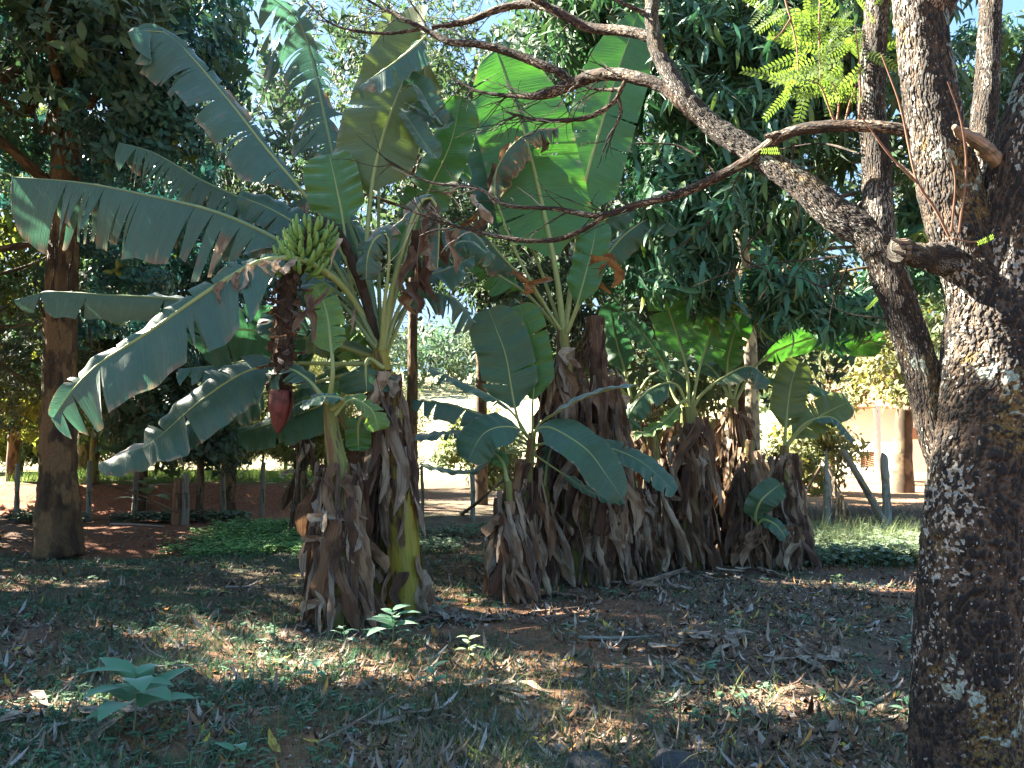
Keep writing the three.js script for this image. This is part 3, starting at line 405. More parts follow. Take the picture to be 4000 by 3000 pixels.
{ // hanging dry one at the back left
  const g = thing('dry_banana_stem', 'thin dry brown banana stem with ragged strips in front of the red bank', 'banana stem');
  const b = gpt(1175, 2090), z = -b.z, st = [b.clone().setY(-0.05), at(1175, 1950, z), at(1180, 1780, z), at(1190, 1620, z)];
  limb('pseudostem', g, st, [0.07, 0.06, 0.05, 0.03], M.deadStem, { sides: 9, rings: 20, amp: 0.015, freq: 6 }); skirt(g, st, 0.25, 1, 46, 0.07, 61, { len: [0.3, 0.9], flare: 0.2 });
  bananaLeaf(g, { p: [[1190, 1640, z], [1230, 1560, z], [1150, 1560, z], [1000, 1690, z]], from: 0.3, w: 0.16, color: 'deep', n: [0, 0.8, 0.5], tears: 3, seed: 62 });
  bananaLeaf(g, { p: [[1195, 1900, z], [1240, 1850, z - 0.1], [1290, 1830, z - 0.1], [1330, 1850, z - 0.1]], from: 0.1, w: 0.09, color: 'fresh', n: [0, 0.9, 0.4], tears: 0, seed: 63 });
  settle(g, b);
}
// --- the tall plant in the middle
{
  const g = thing('banana_plant', 'tallest middle banana plant with broad upright translucent green leaves', 'banana plant');
  const b = gpt(2260, 2270), d = -b.z, st = [b.clone().setY(-0.05), at(2245, 2000, d), at(2225, 1700, d), at(2205, 1450, d), at(2195, 1290, d)], L = (o) => bananaLeaf(g, o);
  pseudostem(g, st, [0.2, 0.17, 0.14, 0.11, 0.07]); skirt(g, st, 0.12, 0.93, 130, 0.17, 71, { len: [0.3, 0.85], flare: 0.3 });
  L({ p: [[2200, 1300, d], [2185, 1150, d], [2163, 1013, d], [2113, 778, d + 0.05], [2075, 620, d + 0.1], [2043, 500, d + 0.1], [1990, 340, d + 0.15], [1935, 190, d + 0.15]], from: 0.26, w: 0.56, n: [0.05, -0.1, 1], fold: 0.1, droop: 0.1, tears: 2, gap: 0.02, slant: -0.2, color: 'fresh', seed: 72, rib: 0.032, sag: 0, tip: 0.2 });
  L({ p: [[2205, 1300, d + 0.1], [2240, 1050, d + 0.15], [2284, 720, d + 0.2], [2321, 582, d + 0.25], [2375, 400, d + 0.3], [2420, 255, d + 0.35], [2465, 130, d + 0.35], [2490, 50, d + 0.35]], from: 0.33, w: 0.42, n: [-0.25, -0.05, 1], fold: 0.08, droop: 0.1, tears: 2, gap: 0.02, slant: -0.2, color: 'fresh', seed: 73, rib: 0.028, sag: 0, tip: 0.2 });
  L({ p: [[2210, 1300, d - 0.05], [2250, 1200, d - 0.1], [2290, 1060, d - 0.1], [2320, 940, d - 0.05], [2330, 860, d]], from: 0.25, w: 0.2, n: [-0.35, 0.1, 1], tears: 1, color: 'fresh', seed: 74, sag: 0, rib: 0.014 });
  L({ p: [[2195, 1290, d + 0.2], [2090, 1000, d + 0.3], [1990, 800, d + 0.3], [1880, 560, d + 0.3], [1790, 400, d + 0.3]], from: 0.4, w: 0.34, n: [0.2, 0, 1], tears: 3, gap: 0.04, color: 'blue', seed: 75 });
  L({ p: [[2190, 1290, d - 0.05], [2080, 1110, d - 0.1], [1980, 900, d - 0.15], [1930, 700, d - 0.2], [1980, 590, d - 0.25], [2080, 510, d - 0.25], [2180, 500, d - 0.22]], from: 0.55, w: 0.2, n: [-0.3, 0.9, 0.5], foldL: -0.4, foldR: -1.0, tears: 9, gap: 0.05, sag: 0.15, color: 'blue', dry: 0.42, edge: 0.3, seed: 76, rib: 0.018, label: 'dying leaf with whitish withered tip' });
  L({ p: [[2190, 1290, d + 0.05], [2080, 1130, d + 0.05], [1960, 1000, d], [1870, 900, d - 0.05], [1780, 880, d - 0.05], [1700, 940, d - 0.05]], from: 0.4, w: 0.24, n: [0, 0.8, 0.6], fold: -0.5, tears: 10, gap: 0.04, sag: 0.2, color: 'deep', dry: 0.3, edge: 0.25, seed: 77 });
  L({ p: [[2190, 1300, d + 0.05], [2060, 1150, d], [1930, 1060, d], [1840, 960, d], [1800, 860, d]], from: 0.38, w: 0.22, n: [0.3, 0.3, 1], fold: -0.3, tears: 4, color: 'fresh', dry: 0.15, seed: 78 });
  L({ p: [[2205, 1300, d + 0.1], [2230, 1130, d + 0.2], [2270, 980, d + 0.3], [2360, 860, d + 0.35], [2480, 800, d + 0.3]], from: 0.42, w: 0.2, n: [0.1, 0.6, 0.8], fold: -0.2, tears: 3, color: 'deep', seed: 79 });
  L({ p: [[2210, 1310, d + 0.1], [2280, 1150, d + 0.2], [2360, 1010, d + 0.25], [2460, 900, d + 0.3], [2560, 850, d + 0.25], [2650, 900, d + 0.2]], from: 0.4, w: 0.22, n: [0, 0.7, 0.7], fold: -0.3, tears: 4, color: 'deep', dry: 0.12, seed: 80 });
  for (const [x, y, h, k, wd] of [[2340, 1000, 0.42, 'r', 1.5], [2380, 990, 0.4, 'r', 1.2], [2020, 1060, 0.25, 'r', 1.2], [2140, 1080, 0.24, 'r', 1.0], [2090, 1200, 0.4, 1, 1], [1990, 560, 0.4, 1, 0.7], [2010, 550, 0.55, 1, 0.5], [2040, 540, 0.35, 1, 0.8], [2110, 500, 0.3, 3, 0.6], [1935, 640, 0.5, 1, 0.6], [1900, 850, 0.45, 1, 1], [1870, 830, 0.35, 'r', 1.0], [2060, 1180, 0.3, 'r', 1.1]]) { const m = mesh('dry_leaf', STRIP[(x * 7) % 9], k === 'r' ? M.rust : M.dry[k], g); m.position.copy(at(x, y, d - 0.15)); m.scale.set(wd, h, 0.6); m.rotation.set(0, (x % 7) * 0.25 - 0.8, (x % 5) * 0.08 - 0.16); }
  settle(g, b);
}
{ // dead decapitated stem right of it
  const g = thing('dead_banana_stem', 'dead brown banana stem with broken drooping top, right of the tallest plant', 'banana stem');
  const b = gpt(2390, 2260), d = -b.z, st = [b.clone().setY(-0.05), at(2385, 1950, d), at(2360, 1650, d), at(2330, 1400, d), at(2320, 1235, d)];
  limb('pseudostem', g, st, [0.2, 0.19, 0.16, 0.12, 0.09], M.deadStem, { sides: 16, rings: 36, amp: 0.02, freq: 5, uRep: 2, vLen: 0.8 });
  skirt(g, st, 0.12, 0.8, 150, 0.19, 81, { len: [0.3, 0.8], flare: 0.35, wid: 1.1, mats: [M.dry[0], M.dry[1], M.dry[2], M.dry[4], M.dry[0]] });
  skirt(g, st, 0.9, 1, 22, 0.075, 82, { len: [0.25, 0.5], flare: 0.1, wid: 0.6, mats: [M.dry[1], M.dry[3], M.dry[0]] });
  settle(g, b);
}
// --- young plant in front of the middle
{
  const g = thing('banana_plant', 'young banana plant with whole smooth leaves in front of the middle stems', 'banana plant');
  const b = gpt(2040, 2330), d = -b.z, st = [b.clone().setY(-0.05), at(2050, 2080, d), at(2065, 1850, d), at(2080, 1690, d)], L = (o) => bananaLeaf(g, { wave: 0.007, ...o });
  pseudostem(g, st, [0.1, 0.08, 0.06, 0.035], M.stem, { rings: 24 }); skirt(g, st, 0.2, 0.85, 60, 0.1, 91, { len: [0.3, 0.7], flare: 0.3, wid: 0.9 });
  L({ p: [[2080, 1720, d], [2095, 1680, d - 0.1], [2140, 1668, d - 0.2], [2226, 1709, d - 0.35], [2302, 1766, d - 0.42], [2366, 1852, d - 0.45], [2432, 1948, d - 0.42]], from: 0.12, w: 0.225, n: [-0.1, 0.75, 0.75], fold: 0.05, droop: 0.15, tears: 0, color: 'deep', edge: 0.02, seed: 92, rib: 0.013, sag: 0, tip: 0.22 });
  L({ p: [[2080, 1725, d], [2040, 1680, d - 0.1], [1948, 1668, d - 0.25], [1885, 1698, d - 0.3], [1828, 1800, d - 0.32]], from: 0.22, w: 0.24, n: [0.1, 0.75, 0.75], fold: 0, droop: 0.2, tears: 0, color: 'deep', edge: 0.02, seed: 93, rib: 0.013, sag: 0, tip: 0.25 });
  L({ p: [[2080, 1720, d], [2100, 1660, d], [2138, 1633, d - 0.05], [2271, 1557, d - 0.1], [2380, 1522, d - 0.1], [2500, 1506, d - 0.05]], from: 0.18, w: 0.18, n: [-0.1, 1, 0.12], fold: 0.25, tears: 0, color: 'deep', seed: 94, rib: 0.012, sag: 0 });
  L({ p: [[2075, 1720, d + 0.1], [2040, 1680, d + 0.1], [2011, 1590, d + 0.12], [1973, 1380, d + 0.12], [1940, 1290, d + 0.12], [1908, 1205, d + 0.1]], from: 0.26, w: 0.3, n: [0.05, 0.1, 1], fold: 0.1, droop: 0.1, tears: 2, gap: 0.02, color: 'deep', seed: 95, rib: 0.014, sag: 0, tip: 0.2 });
  L({ p: [[2080, 1720, d + 0.2], [2080, 1600, d + 0.3], [2085, 1450, d + 0.35], [2060, 1300, d + 0.35], [2030, 1190, d + 0.35]], from: 0.3, w: 0.22, n: [-0.1, 0, 1], tears: 1, color: 'fresh', seed: 96, sag: 0, rib: 0.012 });
  L({ p: [[2075, 1725, d + 0.1], [2010, 1620, d + 0.1], [1940, 1560, d + 0.1], [1800, 1490, d + 0.1], [1676, 1437, d + 0.1]], from: 0.3, w: 0.17, n: [0.1, 1, 0.2], fold: -0.1, tears: 3, gap: 0.04, color: 'deep', seed: 97, rib: 0.012 });
  L({ p: [[2070, 1730, d + 0.05], [2000, 1680, d + 0.05], [1900, 1630, d + 0.05], [1760, 1580, d + 0.05], [1613, 1560, d + 0.05]], from: 0.28, w: 0.17, n: [0.1, 0.8, 0.6], fold: -0.3, tears: 4, gap: 0.05, sag: 0.1, color: 'blue', seed: 98, rib: 0.012 });
  L({ p: [[2075, 1740, d + 0.15], [1960, 1700, d + 0.2], [1800, 1690, d + 0.2], [1610, 1700, d + 0.2]], from: 0.3, w: 0.16, n: [0.1, 1, 0.25], tears: 4, gap: 0.05, color: 'blue', seed: 99, rib: 0.012 });
  L({ p: [[2070, 1760, d + 0.1], [1980, 1770, d], [1840, 1840, d - 0.05], [1740, 1835, d - 0.05], [1640, 1812, d - 0.05]], from: 0.35, w: 0.11, n: [0.1, 1, 0.15], tears: 0, color: 'deep', seed: 100, rib: 0.01 });
  L({ p: [[2085, 1740, d + 0.1], [2200, 1720, d + 0.15], [2350, 1740, d + 0.15], [2500, 1800, d + 0.15], [2640, 1920, d + 0.15]], from: 0.35, w: 0.17, n: [-0.1, 0.8, 0.6], tears: 2, color: 'deep', seed: 101, rib: 0.012 });
  L({ p: [[2080, 1770, d + 0.1], [2200, 1850, d + 0.1], [2330, 1930, d + 0.1], [2440, 1960, d + 0.1]], from: 0.35, w: 0.1, n: [-0.1, 0.9, 0.4], tears: 1, color: 'deep', seed: 102, rib: 0.01 });
  settle(g, b);
}
// --- clumps of dry-wrapped stems behind and to the right: [base, crown point, radius, label, leaves]
function dryClump(label, bx, by, tx, ty, rad, strips, seed, leaves, name = 'banana_plant') {
  const g = thing(name, label, 'banana plant', 'dry-wrapped banana stems'), b = gpt(bx, by), d = -b.z, st = [b.clone().setY(-0.05), at(lerp(bx, tx, 0.35), lerp(by, ty, 0.35), d), at(lerp(bx, tx, 0.7), lerp(by, ty, 0.7), d), at(tx, ty, d)];
  pseudostem(g, st, [rad, rad * 0.9, rad * 0.7, rad * 0.45], M.stem, { rings: 26, sides: 14 }); skirt(g, st, 0.15, 0.95, strips, rad * 1.05, seed, { len: [0.3, 0.8], flare: 0.35 });
  leaves.forEach((l, i) => bananaLeaf(g, { ...l, p: l.p.map(([x, y, dd]) => [x, y, d + (dd ?? 0)]), seed: seed * 3 + i })); settle(g, b);
}
dryClump('slim banana stem in dry strips behind the young smooth-leaved plant', 1990, 2350, 1985, 1880, 0.085, 70, 131, [{ p: [[1985, 1890], [1960, 1800, 0.1], [1900, 1760, 0.2], [1820, 1800, 0.2]], w: 0.09, n: [0, 0.8, 0.6], tears: 1, color: 'fresh' }]);
dryClump('short banana stem in dry strips where sun falls on red earth', 2130, 2290, 2130, 1900, 0.1, 60, 133, [{ p: [[2130, 1910], [2140, 1800, 0.1], [2180, 1700, 0.1], [2240, 1660, 0.1]], w: 0.1, n: [0, 0.5, 0.8], tears: 1, color: 'deep' }]);
dryClump('short dry-wrapped banana stem just left of the shiny dead one', 2480, 2240, 2470, 1880, 0.13, 80, 135, []);
dryClump('stout dry-wrapped banana stem with upright leaves under the mango', 2690, 2215, 2690, 1590, 0.2, 150, 137, [
  { p: [[2690, 1600], [2684, 1453, 0.05], [2650, 1330, 0.1], [2607, 1192, 0.15], [2580, 1080, 0.2]], from: 0.35, w: 0.26, n: [0.1, 0.1, 1], color: 'fresh', tears: 3 },
  { p: [[2700, 1600], [2730, 1446, 0.1], [2765, 1330, 0.15], [2792, 1230, 0.2], [2800, 1110, 0.25]], from: 0.35, w: 0.24, n: [-0.1, 0, 1], color: 'fresh', tears: 2 },
  { p: [[2690, 1600], [2640, 1500, 0], [2560, 1510, -0.1], [2480, 1580, -0.15], [2440, 1670, -0.15]], from: 0.25, w: 0.22, n: [0, 0.9, 0.4], color: 'deep', tears: 6, fold: -0.3 },
  { p: [[2700, 1600], [2740, 1540, -0.1], [2830, 1470, -0.2], [2930, 1430, -0.25], [3010, 1490, -0.25]], from: 0.35, w: 0.2, n: [0, 0.9, 0.4], color: 'deep', tears: 4, fold: -0.5, dry: 0.3, edge: 0.2 },
  { p: [[2690, 1610], [2640, 1560, 0.2], [2580, 1400, 0.3], [2500, 1290, 0.3], [2420, 1230, 0.3]], from: 0.35, w: 0.2, n: [0.2, 0.6, 0.7], color: 'deep', tears: 7 },
  { p: [[2700, 1610], [2680, 1560, -0.1], [2600, 1640, -0.2], [2520, 1690, -0.2], [2460, 1700, -0.2]], from: 0.3, w: 0.16, n: [0, 0.9, 0.4], color: 'lime', tears: 5 },
]);
dryClump('dark banana stem in dry strips in front of the pale trunk', 2850, 2190, 2860, 1560, 0.16, 130, 139, [
  { p: [[2860, 1570], [2900, 1480, 0.1], [3020, 1480, 0.1], [3160, 1500, 0.1], [3315, 1570, 0.1]], from: 0.25, w: 0.26, n: [0, 0.95, 0.3], color: 'deep', tears: 5, fold: -0.35, gap: 0.03 },
  { p: [[2860, 1570], [2840, 1440, 0.1], [2860, 1330, 0.2], [2900, 1220, 0.3]], from: 0.3, w: 0.2, n: [0, 0.3, 1], color: 'fresh', tears: 3 },
  { p: [[2870, 1570], [2960, 1420, 0.3], [3100, 1340, 0.4], [3280, 1310, 0.5], [3450, 1350, 0.5]], from: 0.3, w: 0.3, n: [0, 0.8, -0.5], color: 'fresh', tears: 3 },
  { p: [[2860, 1570], [2780, 1440, 0.2], [2700, 1400, 0.3], [2600, 1420, 0.3]], from: 0.3, w: 0.18, n: [0, 0.9, 0.5], color: 'deep', tears: 3 },
]);
dryClump('rightmost dry banana stem with backlit leaf fan over the fence gap', 3060, 2200, 3065, 1740, 0.13, 110, 141, [
  { p: [[3065, 1750], [3068, 1690], [3075, 1600, 0.05], [3090, 1500, 0.1], [3120, 1410, 0.15]], from: 0.22, w: 0.23, n: [-0.1, 0, 1], color: 'olive', tears: 1, sag: 0 },
  { p: [[3070, 1750], [3110, 1700], [3180, 1640, 0.05], [3250, 1600, 0.05], [3320, 1570, 0.05]], from: 0.15, w: 0.22, n: [-0.3, 0.3, 1], color: 'olive', tears: 2, sag: 0 },
  { p: [[3070, 1740], [3150, 1650, -0.1], [3250, 1630, -0.1], [3340, 1720, -0.1]], from: 0.4, w: 0.12, n: [0, 0.9, 0.4], color: 'blue', tears: 5, fold: -0.4 },
]);
dryClump('low leaning dry banana stump at the right end of the clump', 3090, 2225, 3075, 2060, 0.12, 50, 143, []);
dryClump('small dry banana stump under a single green leaf', 2960, 2220, 2965, 1990, 0.09, 36, 145, [{ p: [[2960, 2060], [2950, 2020, -0.1], [2970, 1960, -0.2], [3010, 1920, -0.2], [3050, 1890, -0.2]], from: 0.2, w: 0.17, n: [0, 0.4, 1], color: 'deep', tears: 0 }, { p: [[2955, 2070], [2980, 2030, -0.1], [3030, 2050, -0.2], [3070, 2100, -0.2]], from: 0.2, w: 0.1, n: [0, 0.6, 0.8], color: 'deep', tears: 0 }]);
dryClump('dry banana stem in shade deep in the clump', 2780, 2170, 2775, 1640, 0.15, 90, 147, []);
dryClump('dry banana stem half hidden behind the tallest plant', 2600, 2190, 2590, 1800, 0.12, 70, 149, []);

for (const [bx, by, tx, ty, r, n, sd, label] of [[2160, 2265, 2170, 1700, 0.13, 90, 151, 'dry-wrapped banana stem directly left of the tallest stem'], [2340, 2275, 2400, 1780, 0.14, 90, 153, 'dry-wrapped banana stem under the low smooth leaf'], [2560, 2225, 2550, 1700, 0.14, 90, 155, 'dry-wrapped banana stem between the dead stem and the stout one'], [2900, 2205, 2930, 1720, 0.13, 80, 157, 'dry-wrapped banana stem beside the pale trunk'], [2010, 2260, 2060, 1800, 0.09, 60, 159, 'thin dry stem at the left end of the middle clump'], [2440, 2200, 2440, 1650, 0.15, 90, 161, 'dry-wrapped banana stem behind the dead stem'], [3010, 2195, 3010, 1850, 0.1, 60, 163, 'short dry stem left of the rightmost banana']]) dryClump(label, bx, by, tx, ty, r, n, sd, []);
dryClump('leafy banana plant deep behind the middle clump', 2480, 2150, 2470, 1560, 0.13, 60, 165, [
  { p: [[2470, 1570], [2440, 1450, 0.1], [2400, 1300, 0.2], [2380, 1180, 0.2]], from: 0.3, w: 0.2, n: [0, 0.2, 1], color: 'deep', tears: 3 }, { p: [[2475, 1570], [2540, 1470, 0.1], [2620, 1440, 0.1], [2700, 1500, 0.1]], from: 0.3, w: 0.2, n: [0, 0.8, 0.5], color: 'deep', tears: 4, fold: -0.3 }, { p: [[2470, 1570], [2400, 1500, 0], [2310, 1480, -0.1], [2220, 1530, -0.1]], from: 0.3, w: 0.18, n: [0, 0.8, 0.5], color: 'blue', tears: 4, fold: -0.3 }]);
// ================================================================ THE LICHENED TREE ON THE RIGHT
const frondGeos = [0, 1, 2].map((v) => { // a pinnate leaf: rachis along +y with pairs of oblong leaflets
  const r = rng(300 + v), list = [], n = 10 + v, len = 0.17 + 0.03 * v, lf = leafGeo(0.034, 0.0145, { rows: 2, fold: 0.1, droop: 0.1, point: 0 });
  list.push(limbGeo([V(0, 0, 0), V(0, len * 0.5, -0.005), V(0, len, -0.03)], [0.0018, 0.0008], { sides: 4, rings: 4, cap: false }));
  for (let i = 1; i <= n; i++) for (const s of [-1, 1]) { const t = i / n; list.push(moved(lf, V(0, len * t, -0.03 * t * t), new THREE.Euler((r() - 0.5) * 0.4, 0, -s * (1.25 - 0.4 * t)), 1.1 - 0.35 * Math.abs(t - 0.45))); }
  return mergeGeometries(list);
});
{
  const g = thing('lichened_tree', 'large rough-barked tree with pale lichen and spreading bare limbs on the right', 'tree'), b = at(3775, 3215, 3.3).setY(0);
  const big = { sides: 96, rings: 300, amp: 0.0065, freq: 34, uRep: 1, vLen: 1.25 };
  limb('trunk', g, [b.clone().setY(-0.1), ...pts([[3768, 2950, 3.3], [3772, 2600, 3.3], [3800, 2250, 3.3], [3835, 1900, 3.3], [3880, 1600, 3.3], [3900, 1350, 3.3], [3880, 1120, 3.3], [3840, 980, 3.32]])], [0.25, 0.21, 0.2, 0.2, 0.205, 0.205, 0.21, 0.2, 0.12], M.bark, big);
  limb('limb', g, pts([[3880, 1250, 3.3], [3800, 1000, 3.3], [3735, 830, 3.3], [3680, 600, 3.3], [3635, 380, 3.3], [3604, 150, 3.3], [3575, -150, 3.3], [3540, -500, 3.35]]), [0.16, 0.135, 0.125, 0.11, 0.105, 0.105, 0.1, 0.095], M.bark, { ...big, sides: 48, rings: 150 });
  limb('limb', g, pts([[3900, 1280, 3.3], [3935, 1030, 3.25], [3965, 800, 3.22], [4000, 600, 3.2], [4060, 380, 3.2], [4130, 100, 3.2], [4190, -300, 3.2]]), [0.16, 0.14, 0.125, 0.115, 0.105, 0.1, 0.09], M.bark, { ...big, sides: 48, rings: 130 });
  limb('limb', g, pts([[3800, 2050, 3.38], [3720, 1850, 3.4], [3660, 1680, 3.42], [3615, 1500, 3.45], [3550, 1300, 3.48], [3490, 1120, 3.5], [3410, 930, 3.55], [3270, 840, 3.62], [3140, 730, 3.7], [2950, 600, 3.85], [2770, 480, 4.0], [2650, 340, 4.1], [2565, 190, 4.2], [2545, 40, 4.25], [2570, -150, 4.3]]), [0.1, 0.085, 0.078, 0.074, 0.076, 0.08, 0.078, 0.066, 0.06, 0.056, 0.052, 0.045, 0.04, 0.036, 0.03], M.bark, { ...big, sides: 36, rings: 260, amp: 0.007 });
  limb('limb', g, pts([[3440, 1010, 3.52], [3430, 850, 3.55], [3425, 650, 3.6], [3405, 400, 3.62], [3410, 200, 3.65], [3430, 0, 3.7], [3450, -250, 3.7]]), [0.07, 0.066, 0.062, 0.06, 0.058, 0.056, 0.05], M.bark, { ...big, sides: 32, rings: 110, amp: 0.007 });
  limb('limb', g, pts([[3760, 1700, 3.6], [3740, 1450, 3.7], [3760, 1200, 3.8], [3800, 850, 3.9], [3850, 400, 4.0], [3870, 0, 4.1], [3880, -300, 4.1]]), [0.08, 0.075, 0.07, 0.065, 0.06, 0.055, 0.05], M.bark, { ...big, sides: 28, rings: 90, amp: 0.006 });
  const s1 = limb('broken_stub', g, pts([[3700, 1010, 3.28], [3610, 1000, 3.18], [3540, 985, 3.12], [3500, 975, 3.08]]), [0.075, 0.052, 0.046, 0.042], M.bark, { sides: 24, rings: 36, amp: 0.016, freq: 16, uRep: 2, vLen: 0.5 }); s1.userData.label = 'jagged broken limb stub';
  for (let i = 0; i < 9; i++) { const a = i * 0.7, p = at(3512, 975, 3.09).add(V(0, Math.sin(a) * 0.034, Math.cos(a) * 0.034)); limb('splinter', s1, [p.clone().add(V(0.03, 0, 0)), p, p.clone().add(V(-0.02 - 0.035 * ((i * 5) % 7) / 7, 0.012, 0.004))], [0.014, 0.01, 0.002], M.brokenWood, { sides: 5, rings: 5 }); }
  limb('broken_stub', g, pts([[3900, 640, 3.2], [3860, 590, 3.15], [3790, 540, 3.1], [3725, 497, 3.05]]), [0.036, 0.032, 0.027, 0.012], M.brokenWood, { sides: 16, rings: 28, amp: 0.013, freq: 20, uRep: 1, vLen: 0.4 });
  const bo = { sides: 12, rings: 90, amp: 0.004, freq: 24, uRep: 0.3, vLen: 1.2 }, R = rng(91);
  const branches = [
    [[[3640, 560, 3.32], [3514, 506, 3.36], [3268, 492, 3.5], [3080, 520, 3.65], [2906, 636, 3.85], [2798, 694, 3.95], [2668, 752, 4.1], [2500, 797, 4.3], [2334, 842, 4.5], [2176, 816, 4.65], [1986, 804, 4.8], [1942, 785, 4.85], [1878, 740, 4.9], [1670, 709, 5.1], [1540, 640, 5.2], [1480, 601, 5.25]], [0.026, 0.026, 0.028, 0.027, 0.026, 0.025, 0.023, 0.02, 0.017, 0.014, 0.012, 0.011, 0.01, 0.008, 0.006, 0.004]],
    [[[3060, 522, 3.66], [3010, 530, 3.68], [2985, 534, 3.69]], [0.016, 0.014, 0.01]],
    [[[2380, 832, 4.45], [2290, 890, 4.55], [2176, 935, 4.7], [2049, 940, 4.8], [1923, 918, 4.95], [1765, 880, 5.1], [1640, 835, 5.2], [1549, 800, 5.3]], [0.016, 0.015, 0.015, 0.014, 0.012, 0.01, 0.008, 0.006]],
    [[[2800, 510, 3.98], [2700, 440, 4.05], [2600, 345, 4.15], [2500, 308, 4.25], [2420, 292, 4.35], [2334, 293, 4.45], [2233, 329, 4.6], [2113, 373, 4.7], [1986, 373, 4.85], [1860, 354, 5.0], [1765, 304, 5.1]], [0.036, 0.035, 0.035, 0.036, 0.037, 0.037, 0.034, 0.015, 0.012, 0.009, 0.006]],
    [[[2233, 326, 4.6], [2190, 285, 4.6], [2113, 253, 4.65], [1986, 203, 4.75], [1860, 171, 4.85], [1765, 165, 4.95], [1670, 120, 5.05], [1580, 75, 5.1], [1480, 25, 5.2], [1400, -20, 5.25]], [0.026, 0.026, 0.026, 0.025, 0.024, 0.023, 0.018, 0.012, 0.009, 0.007]],
    [[[2555, 150, 4.22], [2480, 128, 4.3], [2400, 118, 4.4], [2303, 108, 4.5], [2240, 80, 4.55], [2176, 45, 4.6], [2100, 20, 4.7], [2005, 22, 4.8], [1923, 44, 4.85], [1828, 82, 4.95], [1690, 108, 5.05]], [0.03, 0.03, 0.03, 0.028, 0.028, 0.028, 0.026, 0.024, 0.022, 0.02, 0.016]],
    [[[2176, 48, 4.6], [2080, -10, 4.6], [1980, -50, 4.6]], [0.02, 0.018, 0.015]],
    [[[2450, 300, 4.3], [2423, 354, 4.35], [2404, 392, 4.4], [2302, 456, 4.5], [2176, 471, 4.6], [2062, 462, 4.7], [1990, 440, 4.8]], [0.012, 0.014, 0.015, 0.014, 0.012, 0.009, 0.005]],
    [[[2415, 380, 4.38], [2425, 440, 4.4], [2390, 520, 4.45], [2370, 560, 4.5]], [0.012, 0.01, 0.007, 0.004]],
    [[[2423, 350, 4.35], [2340, 350, 4.45], [2290, 340, 4.5]], [0.012, 0.01, 0.008]],
    [[[2540, 60, 4.25], [2430, 10, 4.3], [2330, -60, 4.3]], [0.014, 0.012, 0.01]],
    [[[1640, 114, 5.1], [1520, 130, 5.15], [1385, 120, 5.2], [1290, 89, 5.3], [1200, 10, 5.4]], [0.013, 0.011, 0.009, 0.007, 0.005]],
    [[[1670, 115, 5.05], [1640, 60, 5.1], [1600, 0, 5.1], [1590, -40, 5.1]], [0.009, 0.008, 0.006, 0.005]],
    [[[3600, 720, 3.4], [3485, 640, 3.55], [3400, 760, 3.7], [3300, 850, 3.9], [3200, 870, 4.2]], [0.008, 0.008, 0.007, 0.006, 0.004]],
  ];
  branches.forEach(([p, r]) => limb('branch', g, pts(p), r, M.twigBark, bo));
  // fine twigs off the branches
  branches.forEach(([p], bi) => { const c = new THREE.CatmullRomCurve3(pts(p), false, 'centripetal'), n = [34, 0, 26, 34, 16, 14, 0, 20, 6, 4, 5, 6, 3, 4][bi] ?? 2;
    for (let i = 0; i < n; i++) { let q = c.getPointAt(0.35 + 0.64 * R()); const dir = c.getTangentAt(0.6).clone().multiplyScalar(0.6 + R()).add(V((R() - 0.5) * 1.1, (R() - 0.5) * 1.6, (R() - 0.5) * 1.1)).normalize(), list = [q], len = 0.14 + 0.5 * R() * R(); for (let k = 0; k < 4; k++) { q = q.clone().addScaledVector(dir, len / 4); dir.add(V((R() - 0.5) * 0.7, (R() - 0.5) * 0.7, (R() - 0.5) * 0.7)).normalize(); list.push(q); }
      limb('twig', g, list, [0.0042, 0.003, 0.0015], i % 4 === 0 ? M.paleTwig : M.twigBark, { sides: 5, rings: 8 });
      if (R() < 0.6) { const q0 = list[2], l2 = [q0]; let qq = q0; const d2 = dir.clone().add(V((R() - 0.5) * 2, (R() - 0.5) * 2, (R() - 0.5) * 2)).normalize(); for (let k = 0; k < 3; k++) { qq = qq.clone().addScaledVector(d2, len / 6); d2.add(V((R() - 0.5) * 0.8, (R() - 0.5) * 0.8, (R() - 0.5) * 0.8)).normalize(); l2.push(qq); } limb('twig', g, l2, [0.0026, 0.001], M.twigBark, { sides: 4, rings: 6 }); } } });
  // hanging dead twigs over the mango foliage and young red shoots from the fork
  for (const p of [[[3280, 1000, 3.6], [3100, 1020, 3.9], [2900, 1050, 4.2], [2700, 1120, 4.5]], [[3000, 870, 4.2], [2900, 1000, 4.3], [3010, 1080, 4.35], [2920, 1230, 4.4]], [[3290, 1010, 3.6], [3230, 1120, 3.7], [3140, 1090, 3.8], [3040, 1080, 4]], [[3310, 1040, 3.6], [3250, 1200, 3.65], [3240, 1290, 3.65], [3250, 1330, 3.65]], [[3560, 1240, 3.45], [3420, 1240, 3.5], [3300, 1220, 3.55], [3180, 1150, 3.6]], [[2480, 560, 4.6], [2650, 570, 4.5], [2760, 640, 4.4], [2810, 700, 4.3]], [[2900, 660, 3.85], [2820, 800, 4], [2700, 930, 4.1], [2560, 1010, 4.2]], [[3100, 560, 3.65], [3090, 700, 3.7], [3120, 840, 3.75], [3080, 960, 3.8]], [[3360, 600, 3.6], [3200, 560, 3.9], [3000, 580, 4.2], [2850, 500, 4.4]]]) limb('twig', g, pts(p), [0.006, 0.004, 0.002], M.twigBark, { sides: 5, rings: 24, amp: 0.004, freq: 9 });
